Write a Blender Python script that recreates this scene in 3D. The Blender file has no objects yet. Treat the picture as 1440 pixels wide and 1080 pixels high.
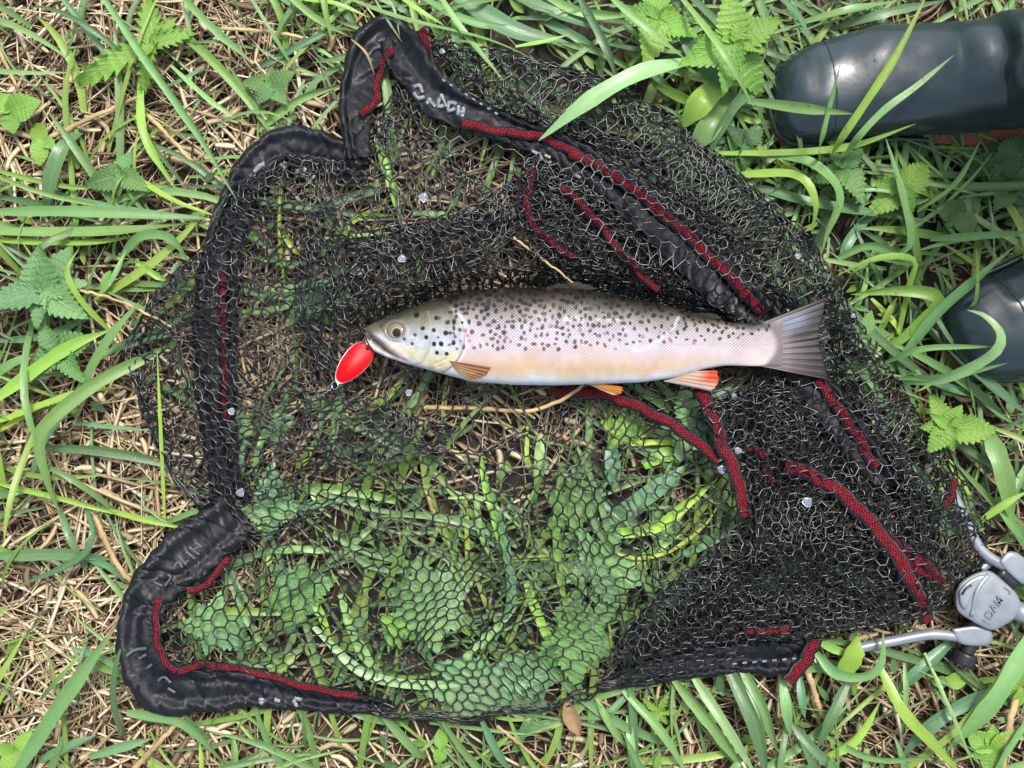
import bpy, math, random
import numpy as np
from mathutils import Vector, Matrix

rng = np.random.default_rng(11)
random.seed(5)
scene = bpy.context.scene
C = scene.collection

# ------------------------------------------------------------------ camera, sky, sun, exposure
HC = 0.95                      # the phone is held 0.95 m above the ground, looking straight down
SC = 1.0 / 1440                # plan scale: the photographed ground is one metre wide
cam_d = bpy.data.cameras.new('camera')
cam_d.sensor_width = 36; cam_d.lens = 36 * HC; cam_d.clip_start = 0.01; cam_d.clip_end = 400
cam = bpy.data.objects.new('camera', cam_d); C.objects.link(cam)
cam.location = (0, 0, HC)
scene.camera = cam

SUN_EL, SUN_AZ = math.radians(62), math.radians(20)
world = bpy.data.worlds.new('World'); scene.world = world; world.use_nodes = True
wn = world.node_tree; wn.nodes.clear()
sky = wn.nodes.new('ShaderNodeTexSky'); sky.sky_type = 'NISHITA'; sky.sun_disc = False
sky.sun_elevation = SUN_EL; sky.sun_rotation = SUN_AZ; sky.dust_density = 4.0; sky.air_density = 1.0
hs = wn.nodes.new('ShaderNodeHueSaturation'); hs.inputs['Saturation'].default_value = 0.62   # cloud cover greys the sky
bg = wn.nodes.new('ShaderNodeBackground'); bg.inputs['Strength'].default_value = 0.108
wo = wn.nodes.new('ShaderNodeOutputWorld')
wn.links.new(sky.outputs[0], hs.inputs['Color']); wn.links.new(hs.outputs[0], bg.inputs[0]); wn.links.new(bg.outputs[0], wo.inputs[0])
sd = bpy.data.lights.new('sun', 'SUN'); sd.energy = 1.5; sd.angle = math.radians(11); sd.color = (1, .985, .96)
so = bpy.data.objects.new('sun', sd); C.objects.link(so)
sdir = Vector((math.sin(SUN_AZ) * math.cos(SUN_EL), math.cos(SUN_AZ) * math.cos(SUN_EL), math.sin(SUN_EL)))
so.rotation_euler = sdir.to_track_quat('Z', 'Y').to_euler(); so.location = (0, 0, 3)
vs = scene.view_settings
vs.view_transform = 'Standard'; vs.look = 'None'; vs.gamma = 1; vs.use_curve_mapping = False; vs.exposure = 1.25
scene.cycles.max_bounces = 7; scene.cycles.transparent_max_bounces = 12

# ------------------------------------------------------------------ helpers
def Wp(px, py, z=0.0):
    """plan position (photograph units) at height z -> metres"""
    f = (HC - z) / HC * SC
    return np.stack([(np.asarray(px) - 720) * f, (540 - np.asarray(py)) * f, np.zeros_like(np.asarray(px, float)) + z], -1)

def vnoise(x, y, scale, seed=0):
    x = np.asarray(x, float) / scale; y = np.asarray(y, float) / scale
    xi = np.floor(x).astype(np.int64); yi = np.floor(y).astype(np.int64)
    fx = x - xi; fy = y - yi
    fx = fx * fx * (3 - 2 * fx); fy = fy * fy * (3 - 2 * fy)
    def h(a, b):
        n = (a * 374761393 + b * 668265263 + seed * 974711) & 0x7fffffff
        n = ((n ^ (n >> 13)) * 1274126177) & 0x7fffffff
        n = n ^ (n >> 16)
        return (n & 0xffff) / 32767.5 - 1
    a = h(xi, yi) * (1 - fx) + h(xi + 1, yi) * fx
    b = h(xi, yi + 1) * (1 - fx) + h(xi + 1, yi + 1) * fx
    return a * (1 - fy) + b * fy

def cr(pts, n):
    """Catmull-Rom through rows of pts, n samples"""
    P = np.asarray(pts, float)
    if len(P) == 2: 
        t = np.linspace(0, 1, n)[:, None]; return P[0] * (1 - t) + P[1] * t
    Q = np.vstack([2 * P[0] - P[1], P, 2 * P[-1] - P[-2]])
    seg = np.sqrt(((P[1:, :2] - P[:-1, :2]) ** 2).sum(1)); cum = np.r_[0, np.cumsum(seg)]
    t = np.linspace(0, cum[-1], n); i = np.clip(np.searchsorted(cum, t, 'right') - 1, 0, len(P) - 2)
    u = ((t - cum[i]) / np.maximum(seg[i], 1e-9))[:, None]
    p0, p1, p2, p3 = Q[i], Q[i + 1], Q[i + 2], Q[i + 3]
    return .5 * (2 * p1 + (p2 - p0) * u + (2 * p0 - 5 * p1 + 4 * p2 - p3) * u ** 2 + (3 * p1 - p0 - 3 * p2 + p3) * u ** 3)

def unit(v): return v / np.maximum(np.linalg.norm(v, axis=-1, keepdims=True), 1e-12)

def mesh(name, V, F, mat=None, col=None, p2=None, smooth=True):
    """numpy mesh: V (n,3), F (m,3|4) or list of arrays"""
    me = bpy.data.meshes.new(name)
    V = np.asarray(V, np.float32)
    Fs = [np.asarray(f, np.int32) for f in (F if isinstance(F, list) else [F]) if len(f)]
    loops = np.concatenate([f.ravel() for f in Fs]); tot = np.concatenate([np.full(len(f), f.shape[1], np.int32) for f in Fs])
    me.vertices.add(len(V)); me.vertices.foreach_set('co', V.ravel())
    me.loops.add(len(loops)); me.loops.foreach_set('vertex_index', loops)
    me.polygons.add(len(tot)); me.polygons.foreach_set('loop_start', np.r_[0, np.cumsum(tot)[:-1]].astype(np.int32)); me.polygons.foreach_set('loop_total', tot)
    if col is not None:
        c = np.ones((len(V), 4), np.float32); c[:, :3] = col
        me.attributes.new('Col', 'FLOAT_COLOR', 'POINT').data.foreach_set('color', c.ravel())
    if p2 is not None:
        me.attributes.new('P2', 'FLOAT_VECTOR', 'POINT').data.foreach_set('vector', np.asarray(p2, np.float32).ravel())
    me.update(calc_edges=True); me.validate()
    if smooth: me.polygons.foreach_set('use_smooth', np.ones(len(tot), bool))
    if mat: me.materials.append(mat)
    return me

def link(name, data, parent=None):
    o = bpy.data.objects.new(name, data); C.objects.link(o)
    if parent: o.parent = parent
    return o

def thing(name, label, cat, loc=(0, 0, 0), group=None):
    o = link(name, None); o.location = loc; o.empty_display_size = .02
    o['label'] = label; o['category'] = cat
    if group: o['group'] = group
    return o

def tag(o, label, cat, group=None):
    o['label'] = label; o['category'] = cat
    if group: o['group'] = group
    return o

def child(name, V, F, mat, root, **k):
    """mesh child whose vertices are given in world space"""
    V = np.asarray(V, float) - np.array(root.matrix_basis.translation if root.parent is None else (root.matrix_basis.translation + root.parent.matrix_basis.translation))
    return link(name, mesh(name, V, F, mat, **k), root)

def grid_faces(n, m, close=False):
    """n rows x m columns"""
    i, j = np.meshgrid(np.arange(n - 1), np.arange(m if close else m - 1), indexing='ij')
    j2 = (j + 1) % m
    return np.stack([i * m + j, i * m + j2, (i + 1) * m + j2, (i + 1) * m + j], -1).reshape(-1, 4)

# ------------------------------------------------------------------ materials
def mat(name):
    m = bpy.data.materials.new(name); m.use_nodes = True
    nt = m.node_tree; nt.nodes.clear()
    out = nt.nodes.new('ShaderNodeOutputMaterial'); b = nt.nodes.new('ShaderNodeBsdfPrincipled')
    nt.links.new(b.outputs[0], out.inputs[0])
    return m, nt, b, out
def nd(nt, t, ins=None, **props):
    n = nt.nodes.new('ShaderNode' + t)
    for k, v in props.items(): setattr(n, k, v)
    for k, v in (ins or {}).items():
        if hasattr(v, 'is_output'): nt.links.new(v, n.inputs[k])
        else: n.inputs[k].default_value = v
    return n
def math_(nt, op, a, b=None, c=None):
    n = nt.nodes.new('ShaderNodeMath'); n.operation = op
    for i, v in enumerate((a, b, c)):
        if v is None: continue
        if hasattr(v, 'is_output'): nt.links.new(v, n.inputs[i])
        else: n.inputs[i].default_value = v
    return n.outputs[0]
def mixc(nt, f, a, b, blend='MIX'):
    n = nt.nodes.new('ShaderNodeMix'); n.data_type = 'RGBA'; n.blend_type = blend
    for k, v in ((0, f), (6, a), (7, b)):
        if hasattr(v, 'is_output'): nt.links.new(v, n.inputs[k])
        else: n.inputs[k].default_value = v if k == 0 else (*v, 1)[:4]
    return n.outputs[2]
def ramp(nt, f, stops):
    n = nt.nodes.new('ShaderNodeValToRGB'); nt.links.new(f, n.inputs[0])
    e = n.color_ramp.elements
    while len(e) < len(stops): e.new(.5)
    for el, (p, c) in zip(e, stops): el.position = p; el.color = (*c, 1) if len(c) == 3 else c
    return n.outputs[0]
def setp(b, **k):
    for n, v in k.items():
        b.inputs[n.replace('_', ' ')].default_value = v
def noise(nt, scale, detail=3, vec=None, rough=.5):
    n = nd(nt, 'TexNoise', {'Scale': scale, 'Detail': detail, 'Roughness': rough})
    if vec is None: vec = nd(nt, 'TexCoord').outputs['Object']
    nt.links.new(vec, n.inputs['Vector'])
    return n.outputs['Fac']
def bump(nt, b, h, strength=.3, dist=.001):
    n = nd(nt, 'Bump', {'Strength': strength, 'Distance': dist, 'Height': h}); nt.links.new(n.outputs[0], b.inputs['Normal'])

def simple(name, col, rough=.5, nscale=None, var=.3, bstr=.2, bd=.0006, **k):
    m, nt, b, o = mat(name)
    setp(b, Base_Color=(*col, 1), Roughness=rough, **k)
    if nscale:
        f = noise(nt, nscale, 4)
        nt.links.new(mixc(nt, f, tuple(c * (1 - var) for c in col), tuple(min(1, c * (1 + var)) for c in col)), b.inputs['Base Color'])
        bump(nt, b, f, bstr, bd)
    return m

def leafy(name, src, pinnate):
    m, nt, b, out = mat(name)
    p2 = nd(nt, 'Attribute', attribute_name='P2').outputs['Vector']
    sp = nd(nt, 'SeparateXYZ', {0: p2}); u, v = sp.outputs[0], sp.outputs[1]
    if src == 'obj': base = nd(nt, 'ObjectInfo').outputs['Color']
    else: base = nd(nt, 'Attribute', attribute_name='Col').outputs['Color']
    au = math_(nt, 'ABSOLUTE', u)
    if pinnate:
        w = math_(nt, 'SINE', math_(nt, 'MULTIPLY', math_(nt, 'SUBTRACT', math_(nt, 'MULTIPLY', v, 8.0), math_(nt, 'MULTIPLY', au, 3.0)), 6.2832))
        vein = math_(nt, 'POWER', math_(nt, 'ADD', math_(nt, 'MULTIPLY', w, .5), .5), 9.0)
    else:
        w = math_(nt, 'SINE', math_(nt, 'MULTIPLY', u, 26.0))
        vein = math_(nt, 'MULTIPLY', math_(nt, 'ADD', math_(nt, 'MULTIPLY', w, .5), .5), .45)
    rib = math_(nt, 'SUBTRACT', 1.0, math_(nt, 'MINIMUM', math_(nt, 'MULTIPLY', au, 11.0 if pinnate else 8.0), 1.0))
    vr = math_(nt, 'MAXIMUM', vein, rib)
    n1 = noise(nt, 90, 4); n2 = noise(nt, 420, 3)
    c = mixc(nt, math_(nt, 'MULTIPLY', vr, .24 if pinnate else .42), base, (.34, .46, .16))
    c = mixc(nt, math_(nt, 'MULTIPLY', n1, .55), c, mixc(nt, 1.0, c, (.42, .5, .40), 'MULTIPLY'))
    yel = ramp(nt, n1, [(.60, (0, 0, 0)), (.76, (1, 1, 1))])
    c = mixc(nt, math_(nt, 'MULTIPLY', yel, .25), c, (.30, .34, .06))
    n3 = noise(nt, 230, 5, None, .7); spk = ramp(nt, n3, [(.665, (0, 0, 0)), (.70, (1, 1, 1))])
    c = mixc(nt, math_(nt, 'MULTIPLY', spk, .8), c, (.17, .11, .045))
    nt.links.new(c, b.inputs['Base Color'])
    setp(b, Roughness=.38, Specular_IOR_Level=.5)
    nt.links.new(ramp(nt, n2, [(.3, (.22,) * 3), (.7, (.46,) * 3)]), b.inputs['Roughness'])
    bump(nt, b, math_(nt, 'ADD', math_(nt, 'MULTIPLY', vr, -1.0 if pinnate else -.5), math_(nt, 'MULTIPLY', n2, .35)), .45, .0012 if pinnate else .0005)
    tr = nd(nt, 'BsdfTranslucent'); nt.links.new(mixc(nt, .5, c, (.22, .42, .08)), tr.inputs[0])
    mx = nd(nt, 'MixShader', {0: .28}); nt.links.new(b.outputs[0], mx.inputs[1]); nt.links.new(tr.outputs[0], mx.inputs[2])
    nt.links.new(mx.outputs[0], out.inputs[0])
    return m
M = {}
M['blade'] = leafy('grass_blade', 'col', False)
M['leaf'] = leafy('nettle_leaf', 'obj', True)
M['smallleaf'] = leafy('small_leaf', 'col', True)

m, nt, b, _ = mat('dry_straw')
base = nd(nt, 'Attribute', attribute_name='Col').outputs['Color']
p2 = nd(nt, 'Attribute', attribute_name='P2').outputs['Vector']
stretch = nd(nt, 'VectorMath', {0: p2, 1: (5.0, 1.2, 60.0)}, operation='MULTIPLY').outputs[0]
f = noise(nt, 3.0, 4, stretch)
c = mixc(nt, f, mixc(nt, 1.0, base, (.42, .36, .30), 'MULTIPLY'), mixc(nt, 1.0, base, (1.35, 1.3, 1.2), 'MULTIPLY'))
nt.links.new(c, b.inputs['Base Color']); setp(b, Roughness=.5, Specular_IOR_Level=.35); bump(nt, b, f, .5, .0005)
M['straw'] = m

m, nt, b, _ = mat('soil')
f = noise(nt, 45, 8); f2 = noise(nt, 7, 5); g = noise(nt, 1.6, 4)
c = ramp(nt, f, [(.3, (.006, .0045, .003)), (.5, (.022, .015, .009)), (.72, (.07, .046, .026))])  # soil brown, darkened to paint deeper shade between the plants
gcol = ramp(nt, noise(nt, 60, 8, None, .7), [(.3, (.02, .035, .01)), (.6, (.07, .13, .03)), (.8, (.22, .17, .08))])
dist = nd(nt, 'VectorMath', {0: nd(nt, 'TexCoord').outputs['Object']}, operation='LENGTH').outputs['Value']
c = mixc(nt, ramp(nt, math_(nt, 'DIVIDE', dist, 4.0), [(.22, (0, 0, 0)), (.34, (1, 1, 1))]), c, gcol)   # meadow cover beyond the worn patch
nt.links.new(c, b.inputs['Base Color']); setp(b, Roughness=.85); bump(nt, b, f, .8, .006)
M['soil'] = m

def fabric(name, col, holes):
    m, nt, b, _ = mat(name)
    p2 = nd(nt, 'Attribute', attribute_name='P2').outputs['Vector']
    f = noise(nt, 260, 4); g = noise(nt, 30, 3)
    mapd = nd(nt, 'VectorMath', {0: p2, 1: (1.0, 1.0, 0.0)}, operation='MULTIPLY').outputs[0]
    weave = nd(nt, 'TexWave', {'Vector': mapd, 'Scale': 520.0, 'Distortion': 1.5, 'Detail': 2.0}, bands_direction='X').outputs['Fac']
    c = mixc(nt, g, tuple(x * .7 for x in col), tuple(x * 1.6 for x in col))
    h = math_(nt, 'ADD', math_(nt, 'MULTIPLY', f, .5), math_(nt, 'MULTIPLY', weave, .35))
    if holes:      # rows of small punched slits
        br = nd(nt, 'TexBrick', {'Vector': mapd, 'Scale': 1.0, 'Mortar Size': .0016, 'Mortar Smooth': .3, 'Brick Width': .0075, 'Row Height': .0085}, offset=.5)
        sx = nd(nt, 'SeparateXYZ', {0: p2})
        row = math_(nt, 'FRACT', math_(nt, 'DIVIDE', sx.outputs[1], .0085))
        rows = math_(nt, 'FLOOR', math_(nt, 'DIVIDE', sx.outputs[1], .0085))
        colx = math_(nt, 'FRACT', math_(nt, 'ADD', math_(nt, 'DIVIDE', sx.outputs[0], .0095), math_(nt, 'MULTIPLY', rows, .5)))
        hx = math_(nt, 'LESS_THAN', math_(nt, 'ABSOLUTE', math_(nt, 'SUBTRACT', colx, .5)), .13)
        hy = math_(nt, 'LESS_THAN', math_(nt, 'ABSOLUTE', math_(nt, 'SUBTRACT', row, .5)), .10)
        hole = math_(nt, 'MULTIPLY', hx, hy)
        c = mixc(nt, hole, c, (.002, .002, .003)); h = math_(nt, 'SUBTRACT', h, math_(nt, 'MULTIPLY', hole, 2.0))
    nt.links.new(c, b.inputs['Base Color'])
    setp(b, Roughness=.30, Specular_IOR_Level=.42)
    bump(nt, b, h, .6, .0009)
    return m
M['sleeve'] = fabric('black_fabric', (.0045, .005, .0075), True)
M['piping'] = fabric('grey_piping', (.008, .009, .012), False)

m, nt, b, _ = mat('red_stitching')
p2 = nd(nt, 'Attribute', attribute_name='P2').outputs['Vector']
sx = nd(nt, 'SeparateXYZ', {0: p2})
jit = math_(nt, 'MULTIPLY', noise(nt, 520, 4, None, .65), 1.6)
z1 = math_(nt, 'SINE', math_(nt, 'ADD', math_(nt, 'MULTIPLY', math_(nt, 'ADD', sx.outputs[0], math_(nt, 'MULTIPLY', sx.outputs[1], 1.3)), 1750.0), math_(nt, 'MULTIPLY', jit, 7.0)))
z2 = math_(nt, 'SINE', math_(nt, 'ADD', math_(nt, 'MULTIPLY', math_(nt, 'SUBTRACT', sx.outputs[0], math_(nt, 'MULTIPLY', sx.outputs[1], 1.3)), 1600.0), math_(nt, 'MULTIPLY', jit, 6.0)))
th = math_(nt, 'MAXIMUM', z1, z2)
c = ramp(nt, th, [(.0, (.05, .004, .008)), (.45, (.20, .010, .020)), (.98, (.36, .016, .030))])
nt.links.new(c, b.inputs['Base Color']); setp(b, Roughness=.6, Specular_IOR_Level=.25); bump(nt, b, th, 1.0, .0016)
M['red'] = m

M['mesh'] = simple('black_rubber_mesh', (.004, .0045, .0055), .27, 300, .4, .25, .0004, Specular_IOR_Level=.62)
M['white'] = simple('white_print', (.17, .185, .205), .5, 220, .9, .3, .0003)
M['greyprint'] = simple('worn_grey_print', (.06, .065, .075), .55, 500, .7, .3, .0003)
M['alloy'] = simple('grey_cast_alloy', (.25, .275, .30), .36, 70, .30, .25, .0005, Metallic=.35, Specular_IOR_Level=.55)
M['emboss'] = simple('embossed_letters', (.16, .18, .21), .5, 200, .2, .1, .0002, Metallic=.15)
M['blackplastic'] = simple('black_plastic', (.012, .012, .014), .35, 150, .4, .2, .0004)
M['steel'] = simple('bright_steel', (.6, .6, .62), .22, None, Metallic=1.0)
M['brassline'] = simple('braided_wire', (.55, .55, .55), .35, 900, .4, .3, .0003, Metallic=.5)
M['redenamel'] = simple('red_enamel', (.42, .0015, .003), .34, 60, .10, .15, .0004, Specular_IOR_Level=.18)
M['sole'] = simple('brown_gum_rubber', (.22, .075, .03), .6, 90, .45, .5, .001)

m, nt, b, _ = mat('wet_boot_rubber')
f = noise(nt, 14, 5, None, .6); g = noise(nt, 130, 5); s = noise(nt, 38, 3)
nt.links.new(mixc(nt, f, (.012, .023, .028), (.024, .040, .047)), b.inputs['Base Color'])
nt.links.new(ramp(nt, s, [(.25, (.17,) * 3), (.75, (.38,) * 3)]), b.inputs['Roughness'])
setp(b, Specular_IOR_Level=.6); bump(nt, b, math_(nt, 'ADD', math_(nt, 'MULTIPLY', g, .3), f), .22, .002)
M['boot'] = m

m, nt, b, _ = mat('water_film')
setp(b, Base_Color=(.62, .68, .78, 1), Roughness=.04, Transmission_Weight=.8, IOR=1.33); M['film'] = m  # bluish base tint paints the sky's reflection into the film
m, nt, b, _ = mat('water_drop')
setp(b, Base_Color=(1, 1, 1, 1), Roughness=.02, Transmission_Weight=1.0, IOR=1.33); M['drop'] = m

# trout skin: pigment is a point attribute, scales are relief and sheen
m, nt, b, _ = mat('trout_skin')
base = nd(nt, 'Attribute', attribute_name='Col').outputs['Color']
p2 = nd(nt, 'Attribute', attribute_name='P2').outputs['Vector']
sp = nd(nt, 'SeparateXYZ', {0: p2})
wob = math_(nt, 'MULTIPLY', noise(nt, 45, 4), 5.0)
a = math_(nt, 'ADD', sp.outputs[0], wob); d = math_(nt, 'ADD', sp.outputs[1], wob)
k = math.pi / 5.0
s1 = math_(nt, 'SINE', math_(nt, 'MULTIPLY', math_(nt, 'ADD', a, math_(nt, 'MULTIPLY', d, 1.15)), k))
s2 = math_(nt, 'SINE', math_(nt, 'MULTIPLY', math_(nt, 'SUBTRACT', a, math_(nt, 'MULTIPLY', d, 1.15)), k))
cell = math_(nt, 'POWER', math_(nt, 'ABSOLUTE', math_(nt, 'MULTIPLY', s1, s2)), .62)
msk = sp.outputs[2]
dark = mixc(nt, 1.0, base, (.13, .115, .125), 'MULTIPLY'); lite = mixc(nt, 1.0, base, (1.22, 1.21, 1.22), 'MULTIPLY')
sc_c = mixc(nt, cell, dark, lite)
msk = math_(nt, 'MULTIPLY', msk, ramp(nt, noise(nt, 55, 4), [(.25, (.45,) * 3), (.65, (1,) * 3)]))
nt.links.new(mixc(nt, msk, base, sc_c), b.inputs['Base Color'])
nt.links.new(ramp(nt, noise(nt, 28, 4), [(.35, (.22,) * 3), (.65, (.48,) * 3)]), b.inputs['Roughness']); setp(b, Specular_IOR_Level=.18, Coat_Roughness=.10); nt.links.new(ramp(nt, noise(nt, 75, 5, None, .65), [(.50, (0, 0, 0)), (.66, (.22, .22, .22))]), b.inputs['Coat Weight'])
bump(nt, b, math_(nt, 'ADD', math_(nt, 'MULTIPLY', cell, msk), math_(nt, 'MULTIPLY', noise(nt, 500, 3), .25)), .45, .0008)
M['skin'] = m
m, nt, b, out = mat('trout_fin')
base = nd(nt, 'Attribute', attribute_name='Col').outputs['Color']
p2 = nd(nt, 'Attribute', attribute_name='P2').outputs['Vector']
sp = nd(nt, 'SeparateXYZ', {0: p2})
ray = math_(nt, 'SINE', math_(nt, 'ADD', math_(nt, 'MULTIPLY', sp.outputs[0], 150.0), math_(nt, 'MULTIPLY', noise(nt, 50, 2), 5.0)))
rf = math_(nt, 'ADD', math_(nt, 'MULTIPLY', ray, .5), .5)
c = mixc(nt, rf, mixc(nt, 1.0, base, (.74, .72, .72), 'MULTIPLY'), mixc(nt, 1.0, base, (1.08, 1.08, 1.08), 'MULTIPLY'))
nt.links.new(c, b.inputs['Base Color']); setp(b, Roughness=.4, Specular_IOR_Level=.2); bump(nt, b, rf, .35, .0006)
tr = nd(nt, 'BsdfTranslucent'); nt.links.new(c, tr.inputs[0])
mx = nd(nt, 'MixShader', {0: .22}); nt.links.new(b.outputs[0], mx.inputs[1]); nt.links.new(tr.outputs[0], mx.inputs[2]); nt.links.new(mx.outputs[0], out.inputs[0])
M['fin'] = m
m, nt, b, _ = mat('fish_eye')
base = nd(nt, 'Attribute', attribute_name='Col').outputs['Color']; nt.links.new(base, b.inputs['Base Color'])
setp(b, Roughness=.12, Coat_Weight=.4, Coat_Roughness=.03); M['eye'] = m

# ------------------------------------------------------------------ plan geometry of the net (photograph units)
POLY_A = np.array([(560, 110), (610, 55), (740, 75), (860, 110), (960, 170), (1060, 258), (1140, 330), (1180, 400), (1240, 500), (1310, 610), (1395, 720), (1385, 790), (1310, 868), (1150, 900), (1000, 940), (900, 965), (800, 1000), (640, 1022), (540, 1015), (440, 985), (330, 955), (250, 930), (225, 860), (250, 810), (310, 760), (240, 680), (190, 580), (178, 490), (215, 410), (290, 340), (335, 262), (400, 215), (500, 228), (530, 170)], float)

def poly_sd(P, poly):
    """signed distance (inside +), inward unit normal, for points P (n,2)"""
    A = poly; B = np.roll(poly, -1, 0)
    d = B - A; L = (d ** 2).sum(1)
    best = np.full(len(P), 1e18); near = np.zeros((len(P), 2)); ins = np.zeros(len(P), bool)
    for k in range(len(A)):
        t = np.clip(((P - A[k]) @ d[k]) / L[k], 0, 1)
        c = A[k] + t[:, None] * d[k]; q = ((P - c) ** 2).sum(1)
        mk = q < best; best[mk] = q[mk]; near[mk] = c[mk]
        y1, y2 = A[k, 1], B[k, 1]
        cond = (y1 > P[:, 1]) != (y2 > P[:, 1])
        xs = A[k, 0] + (P[:, 1] - y1) * d[k, 0] / (y2 - y1 if y2 != y1 else 1e-9)
        ins ^= cond & (P[:, 0] < xs)
    s = np.where(ins, 1, -1); dist = np.sqrt(best) * s
    n = (P - near) / np.where(np.abs(dist) < 1e-6, 1, dist)[:, None]
    return dist, n, near

def line_sd(P, L):
    """distance to a sampled line L (k,2+): nearest index, signed distance and normal"""
    best = np.full(len(P), 1e18); idx = np.zeros(len(P), int)
    for k in range(len(L)):
        q = ((P - L[k, :2]) ** 2).sum(1); mk = q < best; best[mk] = q[mk]; idx[mk] = k
    T = unit(np.gradient(L[:, :2], axis=0)); Nn = np.stack([-T[:, 1], T[:, 0]], 1)
    return idx, ((P - L[idx, :2]) * Nn[idx]).sum(1), Nn[idx], np.sqrt(best)

# rim sleeve: (x, y, width, centre height mm, half thickness mm, 1 = lies under the mesh)
SLEEVE_PATHS = [
    [(512, 236, 52, 27, 7, 1), (445, 208, 56, 28, 8, 0.6), (392, 208, 58, 28, 9, .6), (350, 250, 56, 27, 9, .8), (322, 320, 58, 26, 8, 1), (306, 400, 66, 26, 8, 1), (302, 480, 68, 26, 8, 1), (304, 560, 62, 26, 8, 1), (312, 640, 52, 26, 7, 1), (322, 712, 52, 27, 7, 1)],
    [(340, 720, 78, 28, 7, .6), (285, 762, 84, 32, 8, 0), (228, 812, 76, 34, 9, 0), (197, 862, 60, 34, 10, 0), (196, 915, 66, 34, 11, 0), (225, 962, 84, 34, 10, 0), (285, 972, 66, 33, 9, 0), (350, 970, 54, 33, 8, 0), (430, 980, 42, 32, 7, 0), (510, 990, 32, 29, 5, .4), (560, 996, 16, 25, 4, 1)],
    [(840, 968, 14, 25, 4, 1), (900, 948, 36, 27, 7, 1), (1030, 925, 48, 28, 7, .7), (1100, 925, 52, 31, 7, 0), (1140, 915, 40, 32, 6, 0)],
    [(505, 222, 40, 30, 7, .3), (500, 175, 46, 33, 8, 0), (503, 120, 52, 36, 8, 0), (520, 68, 58, 38, 9, 0), (548, 46, 56, 42, 8, 0), (582, 92, 62, 44, 8, 0), (618, 136, 62, 43, 8, 0), (662, 160, 52, 40, 7, 0), (725, 185, 44, 37, 7, 0.1), (795, 212, 46, 39, 7, .4), (870, 262, 60, 45, 8, 1), (950, 330, 68, 50, 8, 1), (1020, 402, 70, 48, 8, 1), (1072, 448, 60, 38, 6, 1), (1105, 490, 54, 34, 5, 1), (1160, 560, 54, 46, 7, 1), (1228, 655, 46, 48, 7, 1), (1262, 700, 14, 34, 4, 1)],
]
SLEEVES = [cr(np.array(p) * [1, 1, .9, 1, .66, 1], 200) for p in SLEEVE_PATHS]
OUTER = [1, 1, 1, -1]          # which side of each path carries the hoop wire
def sleeve_prof(q):
    """top surface of the sleeve across its width: a bead over the hoop wire, then slack flat cloth towards the seam"""
    bead = np.sqrt(np.clip(1 - ((q - .68) / .32) ** 2, 0, 1)); flat = .42 * np.clip(1 - np.abs(q) ** 6, 0, 1) ** .5
    return np.maximum(bead, flat)

def sleeve_top(px, py):
    """height of the sleeve surface under plan points (nan where none) and the under-flag"""
    P = np.stack([np.atleast_1d(px), np.atleast_1d(py)], 1).astype(float)
    z = np.full(len(P), -1.0); fl = np.zeros(len(P))
    for L, og in zip(SLEEVES, OUTER):
        i, d, _, dist = line_sd(P, L)
        hw = L[i, 2] / 2; q = np.clip(d * og / hw, -1, 1)
        zz = np.where(dist < hw, (L[i, 3] + L[i, 4] * sleeve_prof(q)) / 1000, -1)
        mk = zz > z; z[mk] = zz[mk]; fl[mk] = L[i, 5][mk]
    return z, fl

FTOP = np.array([(514, 461), (520, 457), (540, 448), (570, 436), (605, 424), (650, 411), (700, 405), (760, 404), (820, 407), (880, 417), (940, 431), (990, 446), (1030, 454), (1060, 455), (1100, 452)], float)
FBOT = np.array([(514, 471), (519, 484), (526, 494), (545, 503), (580, 514), (620, 525), (665, 537), (720, 541), (780, 542), (840, 540), (900, 538), (950, 531), (990, 519), (1020, 514), (1060, 515), (1100, 514)], float)
FISH_Z = 0.060
fish_outline = np.vstack([FTOP, [(1165, 417), (1168, 533)], FBOT[::-1]])

# ------------------------------------------------------------------ ground
n = 161
gx, gy = np.meshgrid(np.linspace(-1, 1, n), np.linspace(-1, 1, n), indexing='ij')
gx = np.sign(gx) * (np.abs(gx) * .9 + np.abs(gx) ** 9 * 60); gy = np.sign(gy) * (np.abs(gy) * .8 + np.abs(gy) ** 9 * 60)
def ground_z(x, y): return .004 * vnoise(x, y, .09, 3) + .003 * vnoise(x, y, .03, 4) - .004
gz = ground_z(gx, gy)
g = link('ground', mesh('ground', np.stack([gx, gy, gz], -1).reshape(-1, 3), grid_faces(n, n)[:, ::-1], M['soil'])); g['kind'] = 'structure'

# how green (rather than strawy) the sward is, plan units
GREEN = [(700, 0, 190, 1.0), (860, 10, 190, 1.1), (1000, 60, 180, 1.1), (1150, 240, 180, 1.2), (1340, 260, 180, 1.1), (1250, 440, 160, 1.1), (1340, 600, 110, .9), (1300, 20, 140, .7), (540, 20, 110, .7), (1390, 720, 70, .8), (90, 450, 150, .62), (180, 330, 130, .52), (290, 150, 110, .2), (450, 80, 120, .38), (1000, 1010, 120, .42), (1150, 1010, 150, .28), (1350, 1000, 120, .28), (600, 860, 250, 1.15), (850, 790, 200, 1.15), (950, 640, 110, .9), (460, 360, 120, .55), (370, 720, 110, .6), (300, 890, 90, .7), (700, 960, 150, .9), (90, 780, 90, .12), (200, 1040, 120, .15)]
def greenness(px, py):
    g = np.zeros_like(np.asarray(px, float))
    for x, y, r, w in GREEN: g = np.maximum(g, w * np.exp(-((px - x) ** 2 + (py - y) ** 2) / (r * r)))
    edge = (px < -60) | (px > 1500) | (py < -60) | (py > 1140)
    return np.where(edge, .5, np.clip(g + .12 * vnoise(px, py, 60, 8), 0, 1))

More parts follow.
